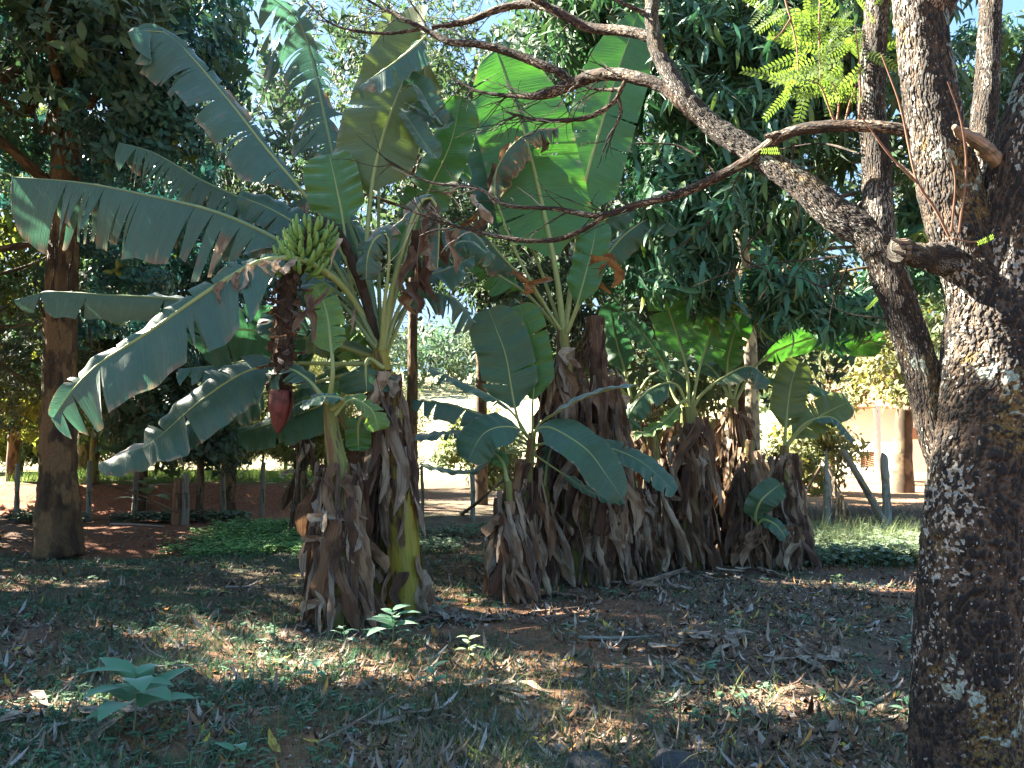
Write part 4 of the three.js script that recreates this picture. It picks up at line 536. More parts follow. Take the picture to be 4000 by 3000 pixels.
  for (const p of [[[3709, 926, 3.08], [3650, 810, 3.06], [3586, 716, 3.05], [3540, 520, 3.04], [3514, 405, 3.02], [3442, 210, 3]], [[3716, 904, 3.08], [3731, 723, 3.05], [3720, 640, 3.05], [3702, 600, 3.04]], [[3745, 918, 3.06], [3774, 651, 3.03], [3753, 470, 3], [3702, 318, 2.98]], [[3586, 716, 3.05], [3485, 615, 3.02], [3369, 463, 3]], [[3720, 930, 3.07], [3800, 945, 3.04], [3870, 925, 3.02]], [[3262, 480, 3.5], [3235, 410, 3.48], [3200, 330, 3.46], [3170, 320, 3.45]], [[3270, 480, 3.5], [3275, 380, 3.5], [3250, 320, 3.5]], [[3300, 480, 3.5], [3320, 400, 3.5], [3345, 330, 3.5]], [[3355, 480, 3.5], [3360, 300, 3.5], [3340, 100, 3.5]], [[3050, -60, 3.55], [3090, 80, 3.55], [3112, 180, 3.55], [3118, 275, 3.55]], [[3205, -60, 3.6], [3200, 100, 3.6], [3205, 330, 3.6]], [[3090, 70, 3.55], [3050, 130, 3.55], [3020, 155, 3.55]]]) limb('shoot', g, pts(p), [0.0055, 0.0042, 0.0025], M.redTwig, { sides: 6, rings: 26, amp: 0.002, freq: 30 });
  // pinnate leaves hanging from the shoots
  const F = rng(404), spots = [[3120, 30], [3150, 90], [3190, 60], [3230, 110], [3280, 50], [3330, 90], [3390, 40], [3210, 150], [3260, 170], [3310, 150], [3150, 190], [3180, 230], [3230, 220], [3290, 250], [3370, 270], [3340, 210], [3130, 270], [3110, 330], [3220, 290], [3250, 330], [3180, 330], [3400, 180], [3440, 120], [3300, 320], [3060, 100], [3020, 40], [3080, 20], [3160, 10], [3250, 0], [3370, 10]];
  for (let i = 0; i < 80; i++) { const [x, y] = spots[i % spots.length], m = mesh('leaf_frond', frondGeos[i % 3], M.frond, g); m.position.copy(at(x + (F() - 0.5) * 70, y + (F() - 0.5) * 60, 3.45 + F() * 0.5)); m.rotation.set((F() - 0.5) * 0.9, (F() - 0.5) * 1.2, 0.6 + F() * 2.6 - (i % 3 ? 0 : 3.6), 'YXZ'); m.scale.setScalar(0.55 + 0.5 * F()); }
  for (const [x, y, s, d] of [[3885, 920, 0.4, 3.0], [3430, 1160, 0.35, 3.35], [3060, 590, 0.6, 3.7], [3360, 360, 0.6, 3.5], [3380, 390, 0.6, 3.5]]) { const m = mesh('leaf_frond', frondGeos[x % 3], M.frond, g); m.position.copy(at(x, y, d)); m.rotation.set(0.2, 0.3, 1.6 + (x % 4) * 0.4); m.scale.setScalar(s); }
  // the crown above the frame
  const cl = [[2.8, 7.2, -3.0, 1.6], [3.8, 6.0, -3.4, 1.5], [3.2, 8.2, -4.4, 1.6], [2.0, 7.2, -1.6, 1.4], [4.2, 6.6, -5.0, 1.5]];
  for (const [x, y, z] of cl) limb('branch', g, [at(3604, 150, 3.3), V(lerp(1.8, x, 0.5), 5.2, lerp(-3.3, z, 0.5)), V(x, y, z)], [0.07, 0.045, 0.02], M.twigBark, { sides: 8, rings: 14, amp: 0.006, freq: 8 });
  crown(g, cl, 1200, SPRAY.fine, M.thinFoliage, [0.1, 0.16, 0.03], 605, { hang: 0.9 });
  settle(g, b);
}
// ================================================================ THE BIG TREE ON THE LEFT
const bigLeafMats = [[0.032, 0.115, 0.08], [0.04, 0.14, 0.08], [0.05, 0.15, 0.06], [0.1, 0.18, 0.025]].map(([r, g, b]) => leafMat({ vertexColors: false, color: rgb(r, g, b), transmission: 0.3, clearcoat: 0.5, clearcoatRoughness: 0.3 }));
{
  const g = thing('broadleaf_tree', 'big brown trunk at the left under a dense dark crown', 'tree'), b = gpt(230, 2185), d = -b.z;
  limb('trunk', g, [b.clone().setY(-0.15), ...pts([[226, 2080, d], [228, 1800, d], [235, 1400, d], [245, 1000, d], [255, 700, d], [270, 380, d], [290, 0, d], [300, -400, d]])], [0.36, 0.26, 0.235, 0.23, 0.225, 0.21, 0.19, 0.16, 0.12], M.oldBark, { sides: 40, rings: 130, amp: 0.022, freq: 7, uRep: 2, vLen: 1.8 });
  for (const [p, r] of [[[[250, 760, d], [150, 680, d - 0.2], [0, 550, d - 0.5], [-150, 450, d - 0.8]], [0.09, 0.08, 0.07, 0.05]], [[[240, 960, d], [120, 955, d - 0.3], [-60, 985, d - 0.6]], [0.055, 0.05, 0.045]], [[[285, 120, d], [450, -100, d - 0.5], [700, -250, d - 1]], [0.1, 0.08, 0.05]], [[[275, 300, d], [150, 60, d + 0.6], [60, -200, d + 1.2]], [0.1, 0.08, 0.05]], [[[290, 0, d], [360, -300, d - 1.2], [420, -500, d - 2]], [0.09, 0.07, 0.04]]]) limb('limb', g, pts(p), r, M.oldBark, { sides: 16, rings: 40, amp: 0.012, freq: 7, uRep: 1, vLen: 1.5 });
  for (let i = 0; i < 5; i++) { const x = 150 + i * 61 % 190, y = 980 + (i * 37) % 60; limb('hanging_vine', g, pts([[x, y - 200, d - 0.4], [x + 12, y, d - 0.42], [x - 14 + i * 5, y + 120, d - 0.42], [x + 25, y + 260 + (i * 53) % 90, d - 0.4]]), [0.007, 0.006, 0.004], M.twigBark, { sides: 5, rings: 30, amp: 0.03, freq: 3 }); }
  const q = (px, py, dd, r) => { const v = at(px, py, d + dd); return [v.x, v.y, v.z, r]; };
  const cl = [q(160, 90, -1.0, 1.0), q(420, 130, -1.4, 0.95), q(620, 260, -1.3, 0.8), q(560, 480, -1.2, 0.75), q(430, 330, -1.5, 0.8), q(640, 560, -1.0, 0.55), q(500, 620, -1.0, 0.5), q(60, 250, -0.6, 0.7), q(30, 480, 0.6, 0.6), q(700, 60, -1.0, 0.8), q(420, 680, 0.4, 0.5), q(480, 1070, 0.5, 0.45), q(400, 1010, 0.6, 0.35), q(560, 1120, 0.5, 0.3), q(330, 1260, 0.7, 0.4), q(560, 860, 1.2, 0.7), q(760, 980, 1.6, 0.7), q(900, 1120, 1.8, 0.6), q(640, 1330, 1.6, 0.5), q(60, 700, 1.2, 0.7), q(700, 760, 1.0, 0.6)];
  crown(g, cl, 3300, SPRAY.broad, M.foliage, [0.036, 0.14, 0.11], 611, { hang: 1.3, odd: [0.2, 0.24, 0.03], oddShare: 0.03 });
  const hi = [[-5.4, 7.2, -10.2, 1.9], [-5.4, 7.4, -8.6, 1.3], [-7.0, 7.8, -8.4, 1.5], [-4.8, 8.2, -11.4, 1.5], [-7.8, 7.2, -10.8, 1.8], [-8.2, 8.4, -12.6, 1.5]];
  for (const [x, y, z] of hi) limb('limb', g, [at(295, -200, d), V(lerp(b.x, x, 0.5), 6.4, lerp(b.z, z, 0.5)), V(x, y, z)], [0.1, 0.07, 0.03], M.oldBark, { sides: 10, rings: 16, amp: 0.01, freq: 4 });
  crown(g, hi, 900, SPRAY.broad, M.foliage, [0.05, 0.11, 0.04], 612, { hang: 1.1, size: 1.5 });
  singles(g, cl.slice(0, 8), 300, [leafGeo(0.13, 0.066, { droop: 0.4 }), leafGeo(0.12, 0.06, { droop: 0.6, fold: 0.15 }), leafGeo(0.14, 0.062, { droop: 0.2 })], bigLeafMats, 613);
  settle(g, b);
}
// ================================================================ THE MANGO TREE
{
  const g = thing('mango_tree', 'dense dark mango tree with drooping long leaves and a pale trunk behind the bananas', 'tree'), b = gpt(2945, 2080), d = -b.z;
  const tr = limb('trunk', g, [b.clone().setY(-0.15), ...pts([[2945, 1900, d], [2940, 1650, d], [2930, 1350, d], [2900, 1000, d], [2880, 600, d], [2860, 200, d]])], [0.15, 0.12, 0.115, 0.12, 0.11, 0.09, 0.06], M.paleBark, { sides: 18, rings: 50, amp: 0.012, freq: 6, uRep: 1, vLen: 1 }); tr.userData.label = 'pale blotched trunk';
  for (const p of [[[2930, 1300, d], [3100, 1020, d - 0.5], [3350, 900, d - 1], [3600, 800, d - 1.2]], [[2920, 1200, d], [2800, 900, d - 0.6], [2650, 600, d - 1.2]], [[2900, 1000, d], [3100, 700, d - 0.4], [3400, 620, d - 0.6], [3800, 500, d - 0.6]], [[2890, 800, d], [3100, 650, d - 0.8], [3300, 640, d - 1.2], [3560, 600, d - 1.4]], [[2880, 600, d], [2700, 300, d - 0.4], [2500, 60, d - 0.6]], [[2930, 1250, d], [3100, 1130, d - 1], [3300, 1060, d - 1.4], [3500, 1030, d - 1.6]], [[2925, 1220, d], [3130, 1000, d + 0.6], [3400, 960, d + 0.8], [3700, 960, d + 0.9]], [[2905, 1020, d], [3200, 800, d + 0.5], [3500, 720, d + 0.7], [3900, 640, d + 0.7]]]) limb('limb', g, pts(p), [0.06, 0.045, 0.03, 0.012], M.farBark, { sides: 9, rings: 24, amp: 0.008, freq: 5 });
  const q = (px, py, dd, r) => { const v = at(px, py, d + dd * 1.3 - 2.6); return [v.x, v.y, v.z, r * 0.8]; };
  const cl = [q(2560, 300, -0.6, 0.75), q(2650, 120, -0.6, 0.8), q(2850, 250, -1.0, 0.9), q(2700, 480, -1.2, 0.75), q(2950, 480, -1.2, 0.9), q(2560, 650, -0.9, 0.65), q(2650, 850, -1.2, 0.75), q(2850, 760, -1.0, 0.8), q(2500, 950, -0.6, 0.55), q(2750, 1030, -1.2, 0.7), q(2920, 1100, -1.0, 0.75), q(3100, 1180, -0.8, 0.65), q(3080, 900, -0.3, 0.8), q(3250, 1180, -0.5, 0.65), q(3150, 300, -0.8, 0.9), q(3300, 120, 0, 1.0), q(3050, 60, -0.2, 1.0), q(2440, 1080, 0.2, 0.5), q(3400, 1220, 0.2, 0.6), q(3550, 1100, 0.8, 0.7), q(2460, 480, 0.2, 0.5), q(2350, 20, 0.6, 0.7), q(3650, 900, 1.0, 0.8), q(3750, 500, 1.2, 1.0), q(3900, 800, 1.0, 0.9), q(3620, 250, 1.0, 0.8), q(3950, 300, 1.2, 0.9)];
  crown(g, cl, 3000, SPRAY.mango, M.foliage, [0.03, 0.125, 0.05], 621, { hang: 1.25, odd: [0.16, 0.22, 0.02], oddShare: 0.03 });
  const hi = [[3.2, 7.6, -10.5, 2.2], [5.2, 6.8, -11.0, 2.0], [1.4, 8.0, -11.2, 1.9], [4.0, 9.0, -12.4, 2.2], [7.0, 6.2, -12.2, 1.8]];
  for (const [x, y, z] of hi) limb('limb', g, [at(2870, 400, d), V(x * 0.6 + 1.6, 6.2, z), V(x, y, z)], [0.07, 0.05, 0.02], M.farBark, { sides: 8, rings: 12 });
  crown(g, hi, 1000, SPRAY.mango, M.foliage, [0.04, 0.1, 0.03], 622, { hang: 1.1, size: 1.35 });
  const gl = [leafGeo(0.26, 0.06, { rows: 6, droop: 0.6, wave: 0.05 }), leafGeo(0.23, 0.055, { rows: 6, droop: 0.4, wave: 0.08 }), leafGeo(0.28, 0.062, { rows: 6, droop: 0.9, wave: 0.06 })];
  singles(g, [...cl.slice(1, 13), cl[14]], 300, gl, bigLeafMats, 623, { hang: 2.5 });
  settle(g, b);
}
// ================================================================ TREES AND SHRUBS BEHIND
function backTree(name, label, x, z, h, r, o = {}) {
  const { trunk = 0.16, fork = 0.45, n: n0 = 900, spray = SPRAY.far, mat = M.thinFoliage, base = [0.1, 0.15, 0.035], clumps = 9, seed = Math.round(Math.abs(x * 13 + z * 7)), lean = 0, low = 0.4, size = 1, hang = 1, bark = M.farBark, group = 'trees behind the fence' } = o;
  const n = Math.round(n0 * (name === 'garden_tree' ? 0.62 : 1)); const g = thing(name, label, name.includes('shrub') || name.includes('bamboo') ? 'shrub' : 'tree', group), y0 = height(x, z), R = rng(seed), b = V(x, y0, z), top = V(x + lean, y0 + h * 0.8, z), mid = V(x + lean * 0.3, y0 + h * fork, z);
  limb('trunk', g, [b.clone().setY(y0 - 0.2), V(x, y0 + h * fork * 0.5, z), mid, top], [trunk * 1.2, trunk, trunk * 0.85, trunk * 0.2], bark, { sides: 12, rings: 26, amp: trunk * 0.12, freq: 3, uRep: 1, vLen: 2 });
  const cl = []; for (let i = 0; i < clumps; i++) { const a = i * 2.39 + R(), t = low + (1 - low) * (i + 0.5) / clumps, rr = r * (0.35 + 0.65 * Math.sin(Math.PI * clamp((t - low) / (1 - low) * 0.85 + 0.12, 0, 1))) * Math.sqrt(R() * 0.7 + 0.3); const c = [x + lean * t + Math.sin(a) * rr, y0 + h * t, z + Math.cos(a) * rr, r * (0.32 + 0.25 * R())]; cl.push(c); limb('limb', g, [mid.clone().lerp(top, clamp((t - fork) * 1.4, 0, 0.9)), V(lerp(x, c[0], 0.55), lerp(mid.y, c[1], 0.7), lerp(z, c[2], 0.55)), V(c[0], c[1], c[2])], [trunk * 0.4, trunk * 0.25, trunk * 0.08], bark, { sides: 6, rings: 10, amp: trunk * 0.06, freq: 3 }); }
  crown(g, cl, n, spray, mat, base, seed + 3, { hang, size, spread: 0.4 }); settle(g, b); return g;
}
const T = (px, d) => (px - 2000) / FOCAL * d;
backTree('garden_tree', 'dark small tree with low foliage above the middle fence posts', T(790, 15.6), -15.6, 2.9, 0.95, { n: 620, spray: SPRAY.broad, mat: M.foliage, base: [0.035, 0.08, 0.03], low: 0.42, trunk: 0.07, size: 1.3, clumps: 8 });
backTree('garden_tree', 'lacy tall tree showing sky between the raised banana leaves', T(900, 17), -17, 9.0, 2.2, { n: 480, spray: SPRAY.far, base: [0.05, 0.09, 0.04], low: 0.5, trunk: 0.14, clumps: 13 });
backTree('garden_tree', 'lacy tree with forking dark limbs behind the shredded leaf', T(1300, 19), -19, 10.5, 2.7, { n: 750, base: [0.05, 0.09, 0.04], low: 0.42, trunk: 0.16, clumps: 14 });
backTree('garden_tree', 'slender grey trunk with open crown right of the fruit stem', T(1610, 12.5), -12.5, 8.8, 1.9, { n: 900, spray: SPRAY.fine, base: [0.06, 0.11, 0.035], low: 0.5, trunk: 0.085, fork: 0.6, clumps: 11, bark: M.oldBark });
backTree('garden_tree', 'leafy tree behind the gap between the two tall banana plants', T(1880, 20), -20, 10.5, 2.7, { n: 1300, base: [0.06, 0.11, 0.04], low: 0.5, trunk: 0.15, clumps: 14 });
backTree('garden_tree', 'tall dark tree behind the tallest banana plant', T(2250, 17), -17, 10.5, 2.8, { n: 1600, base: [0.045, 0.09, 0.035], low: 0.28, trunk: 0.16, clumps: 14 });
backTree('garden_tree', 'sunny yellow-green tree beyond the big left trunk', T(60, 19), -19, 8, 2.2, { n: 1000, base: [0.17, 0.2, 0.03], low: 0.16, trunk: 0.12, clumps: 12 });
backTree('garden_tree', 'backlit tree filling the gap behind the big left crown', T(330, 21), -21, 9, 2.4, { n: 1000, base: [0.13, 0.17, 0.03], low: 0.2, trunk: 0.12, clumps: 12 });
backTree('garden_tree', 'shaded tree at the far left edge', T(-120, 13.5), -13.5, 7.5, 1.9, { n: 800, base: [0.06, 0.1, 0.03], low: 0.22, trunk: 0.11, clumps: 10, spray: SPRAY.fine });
backTree('garden_tree', 'tall unseen tree added beyond the left edge to shade the ground', -10.2, -11.6, 9.0, 2.6, { n: 620, spray: SPRAY.broad, mat: M.foliage, base: [0.05, 0.11, 0.04], low: 0.55, trunk: 0.2, clumps: 7, size: 1.7 });  // added out-of-frame tree; its gappy crown dapples the left ground
backTree('garden_tree', 'unseen tree added left of the viewer to shade the lower right trunk', -6.1, -5.9, 8.2, 1.25, { n: 900, spray: SPRAY.broad, mat: M.foliage, base: [0.05, 0.11, 0.04], low: 0.7, trunk: 0.13, clumps: 8, size: 1.6 });  // unseen crown added to keep the sun off the lower right trunk
for (const [x, z, label] of [[-12.6, -8.2, 'low broad unseen tree added at the left for shade'], [-13.2, -12.4, 'spreading unseen shade tree added behind the left trunk'], [-14.2, -16.4, 'spreading unseen shade tree added level with the fence']]) backTree('garden_tree', label, x, z, x === -12.6 ? 6.4 : 8.2, 2.6, { n: 1900, spray: SPRAY.broad, mat: M.foliage, base: [0.05, 0.11, 0.04], low: 0.34, trunk: 0.2, clumps: 13, size: 1.8 });  // unseen trees added to block the sun from the left ground
backTree('garden_tree', 'round-crowned unseen tree added near the viewer to shade the foreground', -9.0, -6.7, 7.6, 1.9, { n: 1900, spray: SPRAY.broad, mat: M.foliage, base: [0.05, 0.11, 0.04], low: 0.42, trunk: 0.16, clumps: 11, size: 1.6 });  // added out of view so that the near ground lies in shade
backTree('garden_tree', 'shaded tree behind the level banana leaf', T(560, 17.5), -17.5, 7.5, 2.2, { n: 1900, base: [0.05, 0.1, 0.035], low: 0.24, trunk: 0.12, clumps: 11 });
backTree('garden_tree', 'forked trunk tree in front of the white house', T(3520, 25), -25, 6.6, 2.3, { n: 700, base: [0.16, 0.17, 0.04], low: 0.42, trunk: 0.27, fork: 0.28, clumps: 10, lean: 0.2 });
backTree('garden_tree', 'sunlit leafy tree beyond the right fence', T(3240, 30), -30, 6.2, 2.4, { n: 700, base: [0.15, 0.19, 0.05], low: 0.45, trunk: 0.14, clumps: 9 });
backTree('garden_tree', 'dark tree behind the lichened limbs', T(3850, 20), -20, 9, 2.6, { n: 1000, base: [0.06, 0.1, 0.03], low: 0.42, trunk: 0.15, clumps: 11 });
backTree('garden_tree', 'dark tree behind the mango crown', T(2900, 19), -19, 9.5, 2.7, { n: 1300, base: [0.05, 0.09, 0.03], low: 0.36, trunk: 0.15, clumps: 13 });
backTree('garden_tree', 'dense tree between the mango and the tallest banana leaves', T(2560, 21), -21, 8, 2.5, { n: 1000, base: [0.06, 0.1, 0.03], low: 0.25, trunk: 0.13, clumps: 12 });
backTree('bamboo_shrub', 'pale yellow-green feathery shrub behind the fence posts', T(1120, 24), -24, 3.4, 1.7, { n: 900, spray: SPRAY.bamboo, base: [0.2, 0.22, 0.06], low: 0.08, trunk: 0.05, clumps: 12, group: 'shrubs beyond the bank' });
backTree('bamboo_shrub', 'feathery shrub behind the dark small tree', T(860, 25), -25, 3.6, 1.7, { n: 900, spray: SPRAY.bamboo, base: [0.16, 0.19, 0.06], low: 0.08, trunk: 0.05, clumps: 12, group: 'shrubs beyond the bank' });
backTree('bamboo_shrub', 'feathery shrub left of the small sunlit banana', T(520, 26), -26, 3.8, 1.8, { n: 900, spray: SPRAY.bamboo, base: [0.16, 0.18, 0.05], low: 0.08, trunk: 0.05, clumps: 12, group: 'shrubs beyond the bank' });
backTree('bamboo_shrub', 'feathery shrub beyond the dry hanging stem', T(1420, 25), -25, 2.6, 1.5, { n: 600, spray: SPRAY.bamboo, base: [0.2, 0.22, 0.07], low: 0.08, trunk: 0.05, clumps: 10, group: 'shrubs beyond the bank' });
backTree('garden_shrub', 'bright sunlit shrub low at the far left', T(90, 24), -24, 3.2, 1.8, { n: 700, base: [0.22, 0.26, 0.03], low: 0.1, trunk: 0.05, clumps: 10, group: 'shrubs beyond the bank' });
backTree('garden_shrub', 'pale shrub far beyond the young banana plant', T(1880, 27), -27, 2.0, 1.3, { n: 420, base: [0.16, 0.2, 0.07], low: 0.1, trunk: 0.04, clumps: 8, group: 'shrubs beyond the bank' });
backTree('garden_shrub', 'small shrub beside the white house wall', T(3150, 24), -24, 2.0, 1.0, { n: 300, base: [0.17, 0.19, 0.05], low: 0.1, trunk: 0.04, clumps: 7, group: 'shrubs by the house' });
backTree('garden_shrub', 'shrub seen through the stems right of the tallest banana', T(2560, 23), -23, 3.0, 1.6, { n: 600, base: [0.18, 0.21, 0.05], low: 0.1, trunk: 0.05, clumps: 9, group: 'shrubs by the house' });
{ // feathery hedge along the top of the bank
  const g = thing('hedge', 'long feathery yellow-green hedge behind the red bank', 'hedge'), cl = [], R = rng(650);
  for (let i = 0; i < 17; i++) { const x = T(-60 + i * 98, 23.4) + (R() - 0.5) * 0.3, z = -23.4 - R(), y = height(x, z), h = 1.5 + 0.9 * R(); limb('stem', g, [V(x, y - 0.1, z), V(x + 0.1, y + h * 0.5, z), V(x, y + h, z)], [0.04, 0.03, 0.01], M.farBark, { sides: 6, rings: 8 }); cl.push([x, y + 0.45, z, 0.6], [x + 0.2, y + h * 0.75, z, 0.75]); }
  crown(g, cl, 3400, SPRAY.bamboo, M.thinFoliage, [0.17, 0.21, 0.045], 651, { hang: 1, spread: 0.4 }); settle(g, V(T(700, 23.4), height(T(700, 23.4), -23.4), -23.4));
}
{ // wooded ridge on top of the pale hillside and to the sides
  const R = rng(700), list = []; for (let i = 0; i < 5200; i++) { const a = (R() - 0.5) * 2.5, d = 62 + R() * 34, x = Math.tan(a * 0.45) * d, z = -d, y = height(x, z) + Math.pow(R(), 0.8) * (5 + 3 * n3(x * 0.08, 1, z * 0.08)); list.push({ p: V(x, y, z), e: new THREE.Euler(R() * 2, R() * 6.3, 0, 'YXZ'), s: 2.2 + R() * 2, c: tint(R, [0.09, 0.15, 0.07], 0.4) }); }
  instanced('far_woodland', scene, SPRAY.far[0], M.thinFoliage, list.filter((e) => e.p.z < -78 || Math.abs(e.p.x) > 20), 'hazy far woodland on the pale hillside', 'woodland');
}
{ // little sunlit banana plant beyond the fence, left
  const g = thing('banana_plant', 'small sunlit banana plant beyond the fence beside the big left trunk', 'banana plant'), d = 18.6, b = at(368, 1850, d).setY(height(T(368, d), -d));
  limb('pseudostem', g, [b.clone(), at(368, 1780, d), at(370, 1660, d)], [0.12, 0.1, 0.06], M.stem, { sides: 10, rings: 14 });
  for (const [a, c] of [[[[370, 1680], [350, 1640], [320, 1680], [305, 1740]], 0.16], [[[370, 1670], [420, 1600], [500, 1580], [590, 1585]], 0.2], [[[370, 1670], [420, 1610], [480, 1620], [520, 1660]], 0.18], [[[370, 1690], [410, 1660], [450, 1660], [475, 1680]], 0.14], [[[370, 1690], [390, 1640], [400, 1700], [398, 1780]], 0.14], [[[370, 1690], [370, 1600], [380, 1500], [400, 1430]], 0.2]]) bananaLeaf(g, { p: a.map(([x, y]) => [x, y, d]), w: c * 1.5, n: [0, 0.9, 0.4], tears: 8, gap: 0.05, color: 'lime', fold: -0.4, from: 0.12, rib: 0.012 });
  settle(g, b);
}
// ================================================================ FENCES
function postGeo(seed, h, r) { return limbGeo([V(0, -0.2, 0), V(0.01, h * 0.4, 0.01), V(-0.012, h * 0.8, 0), V(0, h, 0.006)], [r * 1.1, r, r * 0.95, r * 0.85], { sides: 10, rings: 16, amp: 0.012, freq: 9, seed, uRep: 1, vLen: 0.9 }); }
{
  const g = thing('wire_fence', 'weathered wooden fence posts with wire before the red bank', 'fence'), list = [[62, 2040, 1810, 0.05, 'greyPost'], [345, 2035, 1800, 0.05, 'greyPost'], [522, 2030, 1800, 0.055, 'post'], [690, 2050, 1870, 0.1, 'brownPost'], [722, 2050, 1850, 0.07, 'post'], [870, 2035, 1820, 0.055, 'post'], [1020, 2020, 1805, 0.055, 'post'], [768, 2030, 1890, 0.02, 'brownPost']], tops = [];
  for (const [x, y, t, r, m] of list) { const p = gpt(x, y), h = at(x, t, -p.z).y - p.y, k = mesh('post', postGeo(x, h, r), M[m], g); k.position.copy(p); k.rotation.z = ((x * 7) % 11 - 5) * 0.008; if (m !== 'brownPost') tops.push(p.clone().setY(p.y + h)); }
  tops.sort((a, b) => a.x - b.x); tops.unshift(tops[0].clone().add(V(-3, 0, 0.3))); tops.push(tops[tops.length - 1].clone().add(V(2.4, -0.1, -0.3)));
  for (const dy of [0.12, 0.42, 0.75]) limb('wire', g, tops.map((p) => V(p.x, p.y - dy, p.z + 0.06)), [0.003, 0.003], M.wire, { sides: 4, rings: 60 });
  limb('brace', g, [gpt(425, 2045).setY(0.72), gpt(560, 2040).setY(0.5), gpt(690, 2060).setY(0.28)], [0.025, 0.022, 0.02], M.brownPost, { sides: 7, rings: 12, amp: 0.006, freq: 6 });
  settle(g, gpt(522, 2030));
}
for (const [x, y, t, tx, r, m, label] of [[3230, 2075, 1772, 3228, 0.06, 'greyPost', 'grey fence post with pointed top, left one beside the right tree'], [3465, 2065, 1780, 3455, 0.075, 'greyPost', 'squared pale fence post nearest the lichened trunk'], [3010, 2050, 1785, 3012, 0.055, 'greyPost', 'bluish fence post between banana stems'], [1650, 2030, 1820, 1648, 0.035, 'post', 'thin fence post in the bright gap beside the fruit stem'], [1845, 2035, 1830, 1846, 0.05, 'greyPost', 'short grey fence post left of the young banana plant']]) {
  const p = gpt(x, y), q = at(tx, t, -p.z), m1 = mesh('fence_post', limbGeo([V(0, -0.2, 0), q.clone().sub(p).multiplyScalar(0.5).add(V(0.01, 0, 0)), q.clone().sub(p), q.clone().sub(p).add(V(0.01, x === 3230 ? 0.1 : 0.01, 0))], x === 3230 ? [r, r, r, 0.008] : [r, r, r * 0.95, r * 0.9], { sides: 10, rings: 20, amp: 0.01, freq: 9, seed: x, uRep: 1, vLen: 0.9 }), M[m], scene); m1.position.copy(p); tag(m1, label, 'fence post', 'loose fence posts');
}
{ const e = gpt(3475, 2080), d = -e.z; tag(limb('leaning_pole', scene, [at(3290, 1758, d + 0.2), at(3370, 1890, d + 0.1), e], [0.05, 0.06, 0.07], M.post, { sides: 10, rings: 20, amp: 0.012, freq: 6 }), 'thin grey pole leaning against the squared fence post', 'pole'); }
{ const e = gpt(3355, 2110), d = -e.z, g = thing('dead_palm_leaf', 'pale dead palm leaf hanging from the pointed fence post', 'dead leaf'), st = [at(3238, 1830, d - 0.05), at(3270, 1900, d - 0.1), at(3310, 1990, d - 0.1), e];
  limb('midrib', g, st, [0.02, 0.016, 0.006], M.dry[4], { sides: 6, rings: 14 }); skirt(g, st, 0.1, 0.95, 34, 0.02, 211, { len: [0.2, 0.45], flare: 0.5, wid: 0.35, mats: [M.dry[2], M.dry[4]] }); settle(g, e); }
tag(limb('fallen_branch', scene, [at(3205, 1825, 13), at(3160, 1900, 13), at(3110, 2000, 12.8), gpt(3090, 2050)], [0.025, 0.035, 0.045], M.farBark, { sides: 8, rings: 14, amp: 0.01, freq: 5 }), 'dark crooked branch propped left of the pointed fence post', 'branch');
tag(limb('fallen_branch', scene, [at(2010, 1850, 14.5), at(1960, 1880, 14.4), at(1880, 1950, 14.2), gpt(1800, 2010)], [0.02, 0.03, 0.04, 0.045], M.farBark, { sides: 8, rings: 14, amp: 0.01, freq: 5 }), 'brown branch slanting across the bright gap behind the young banana', 'branch');
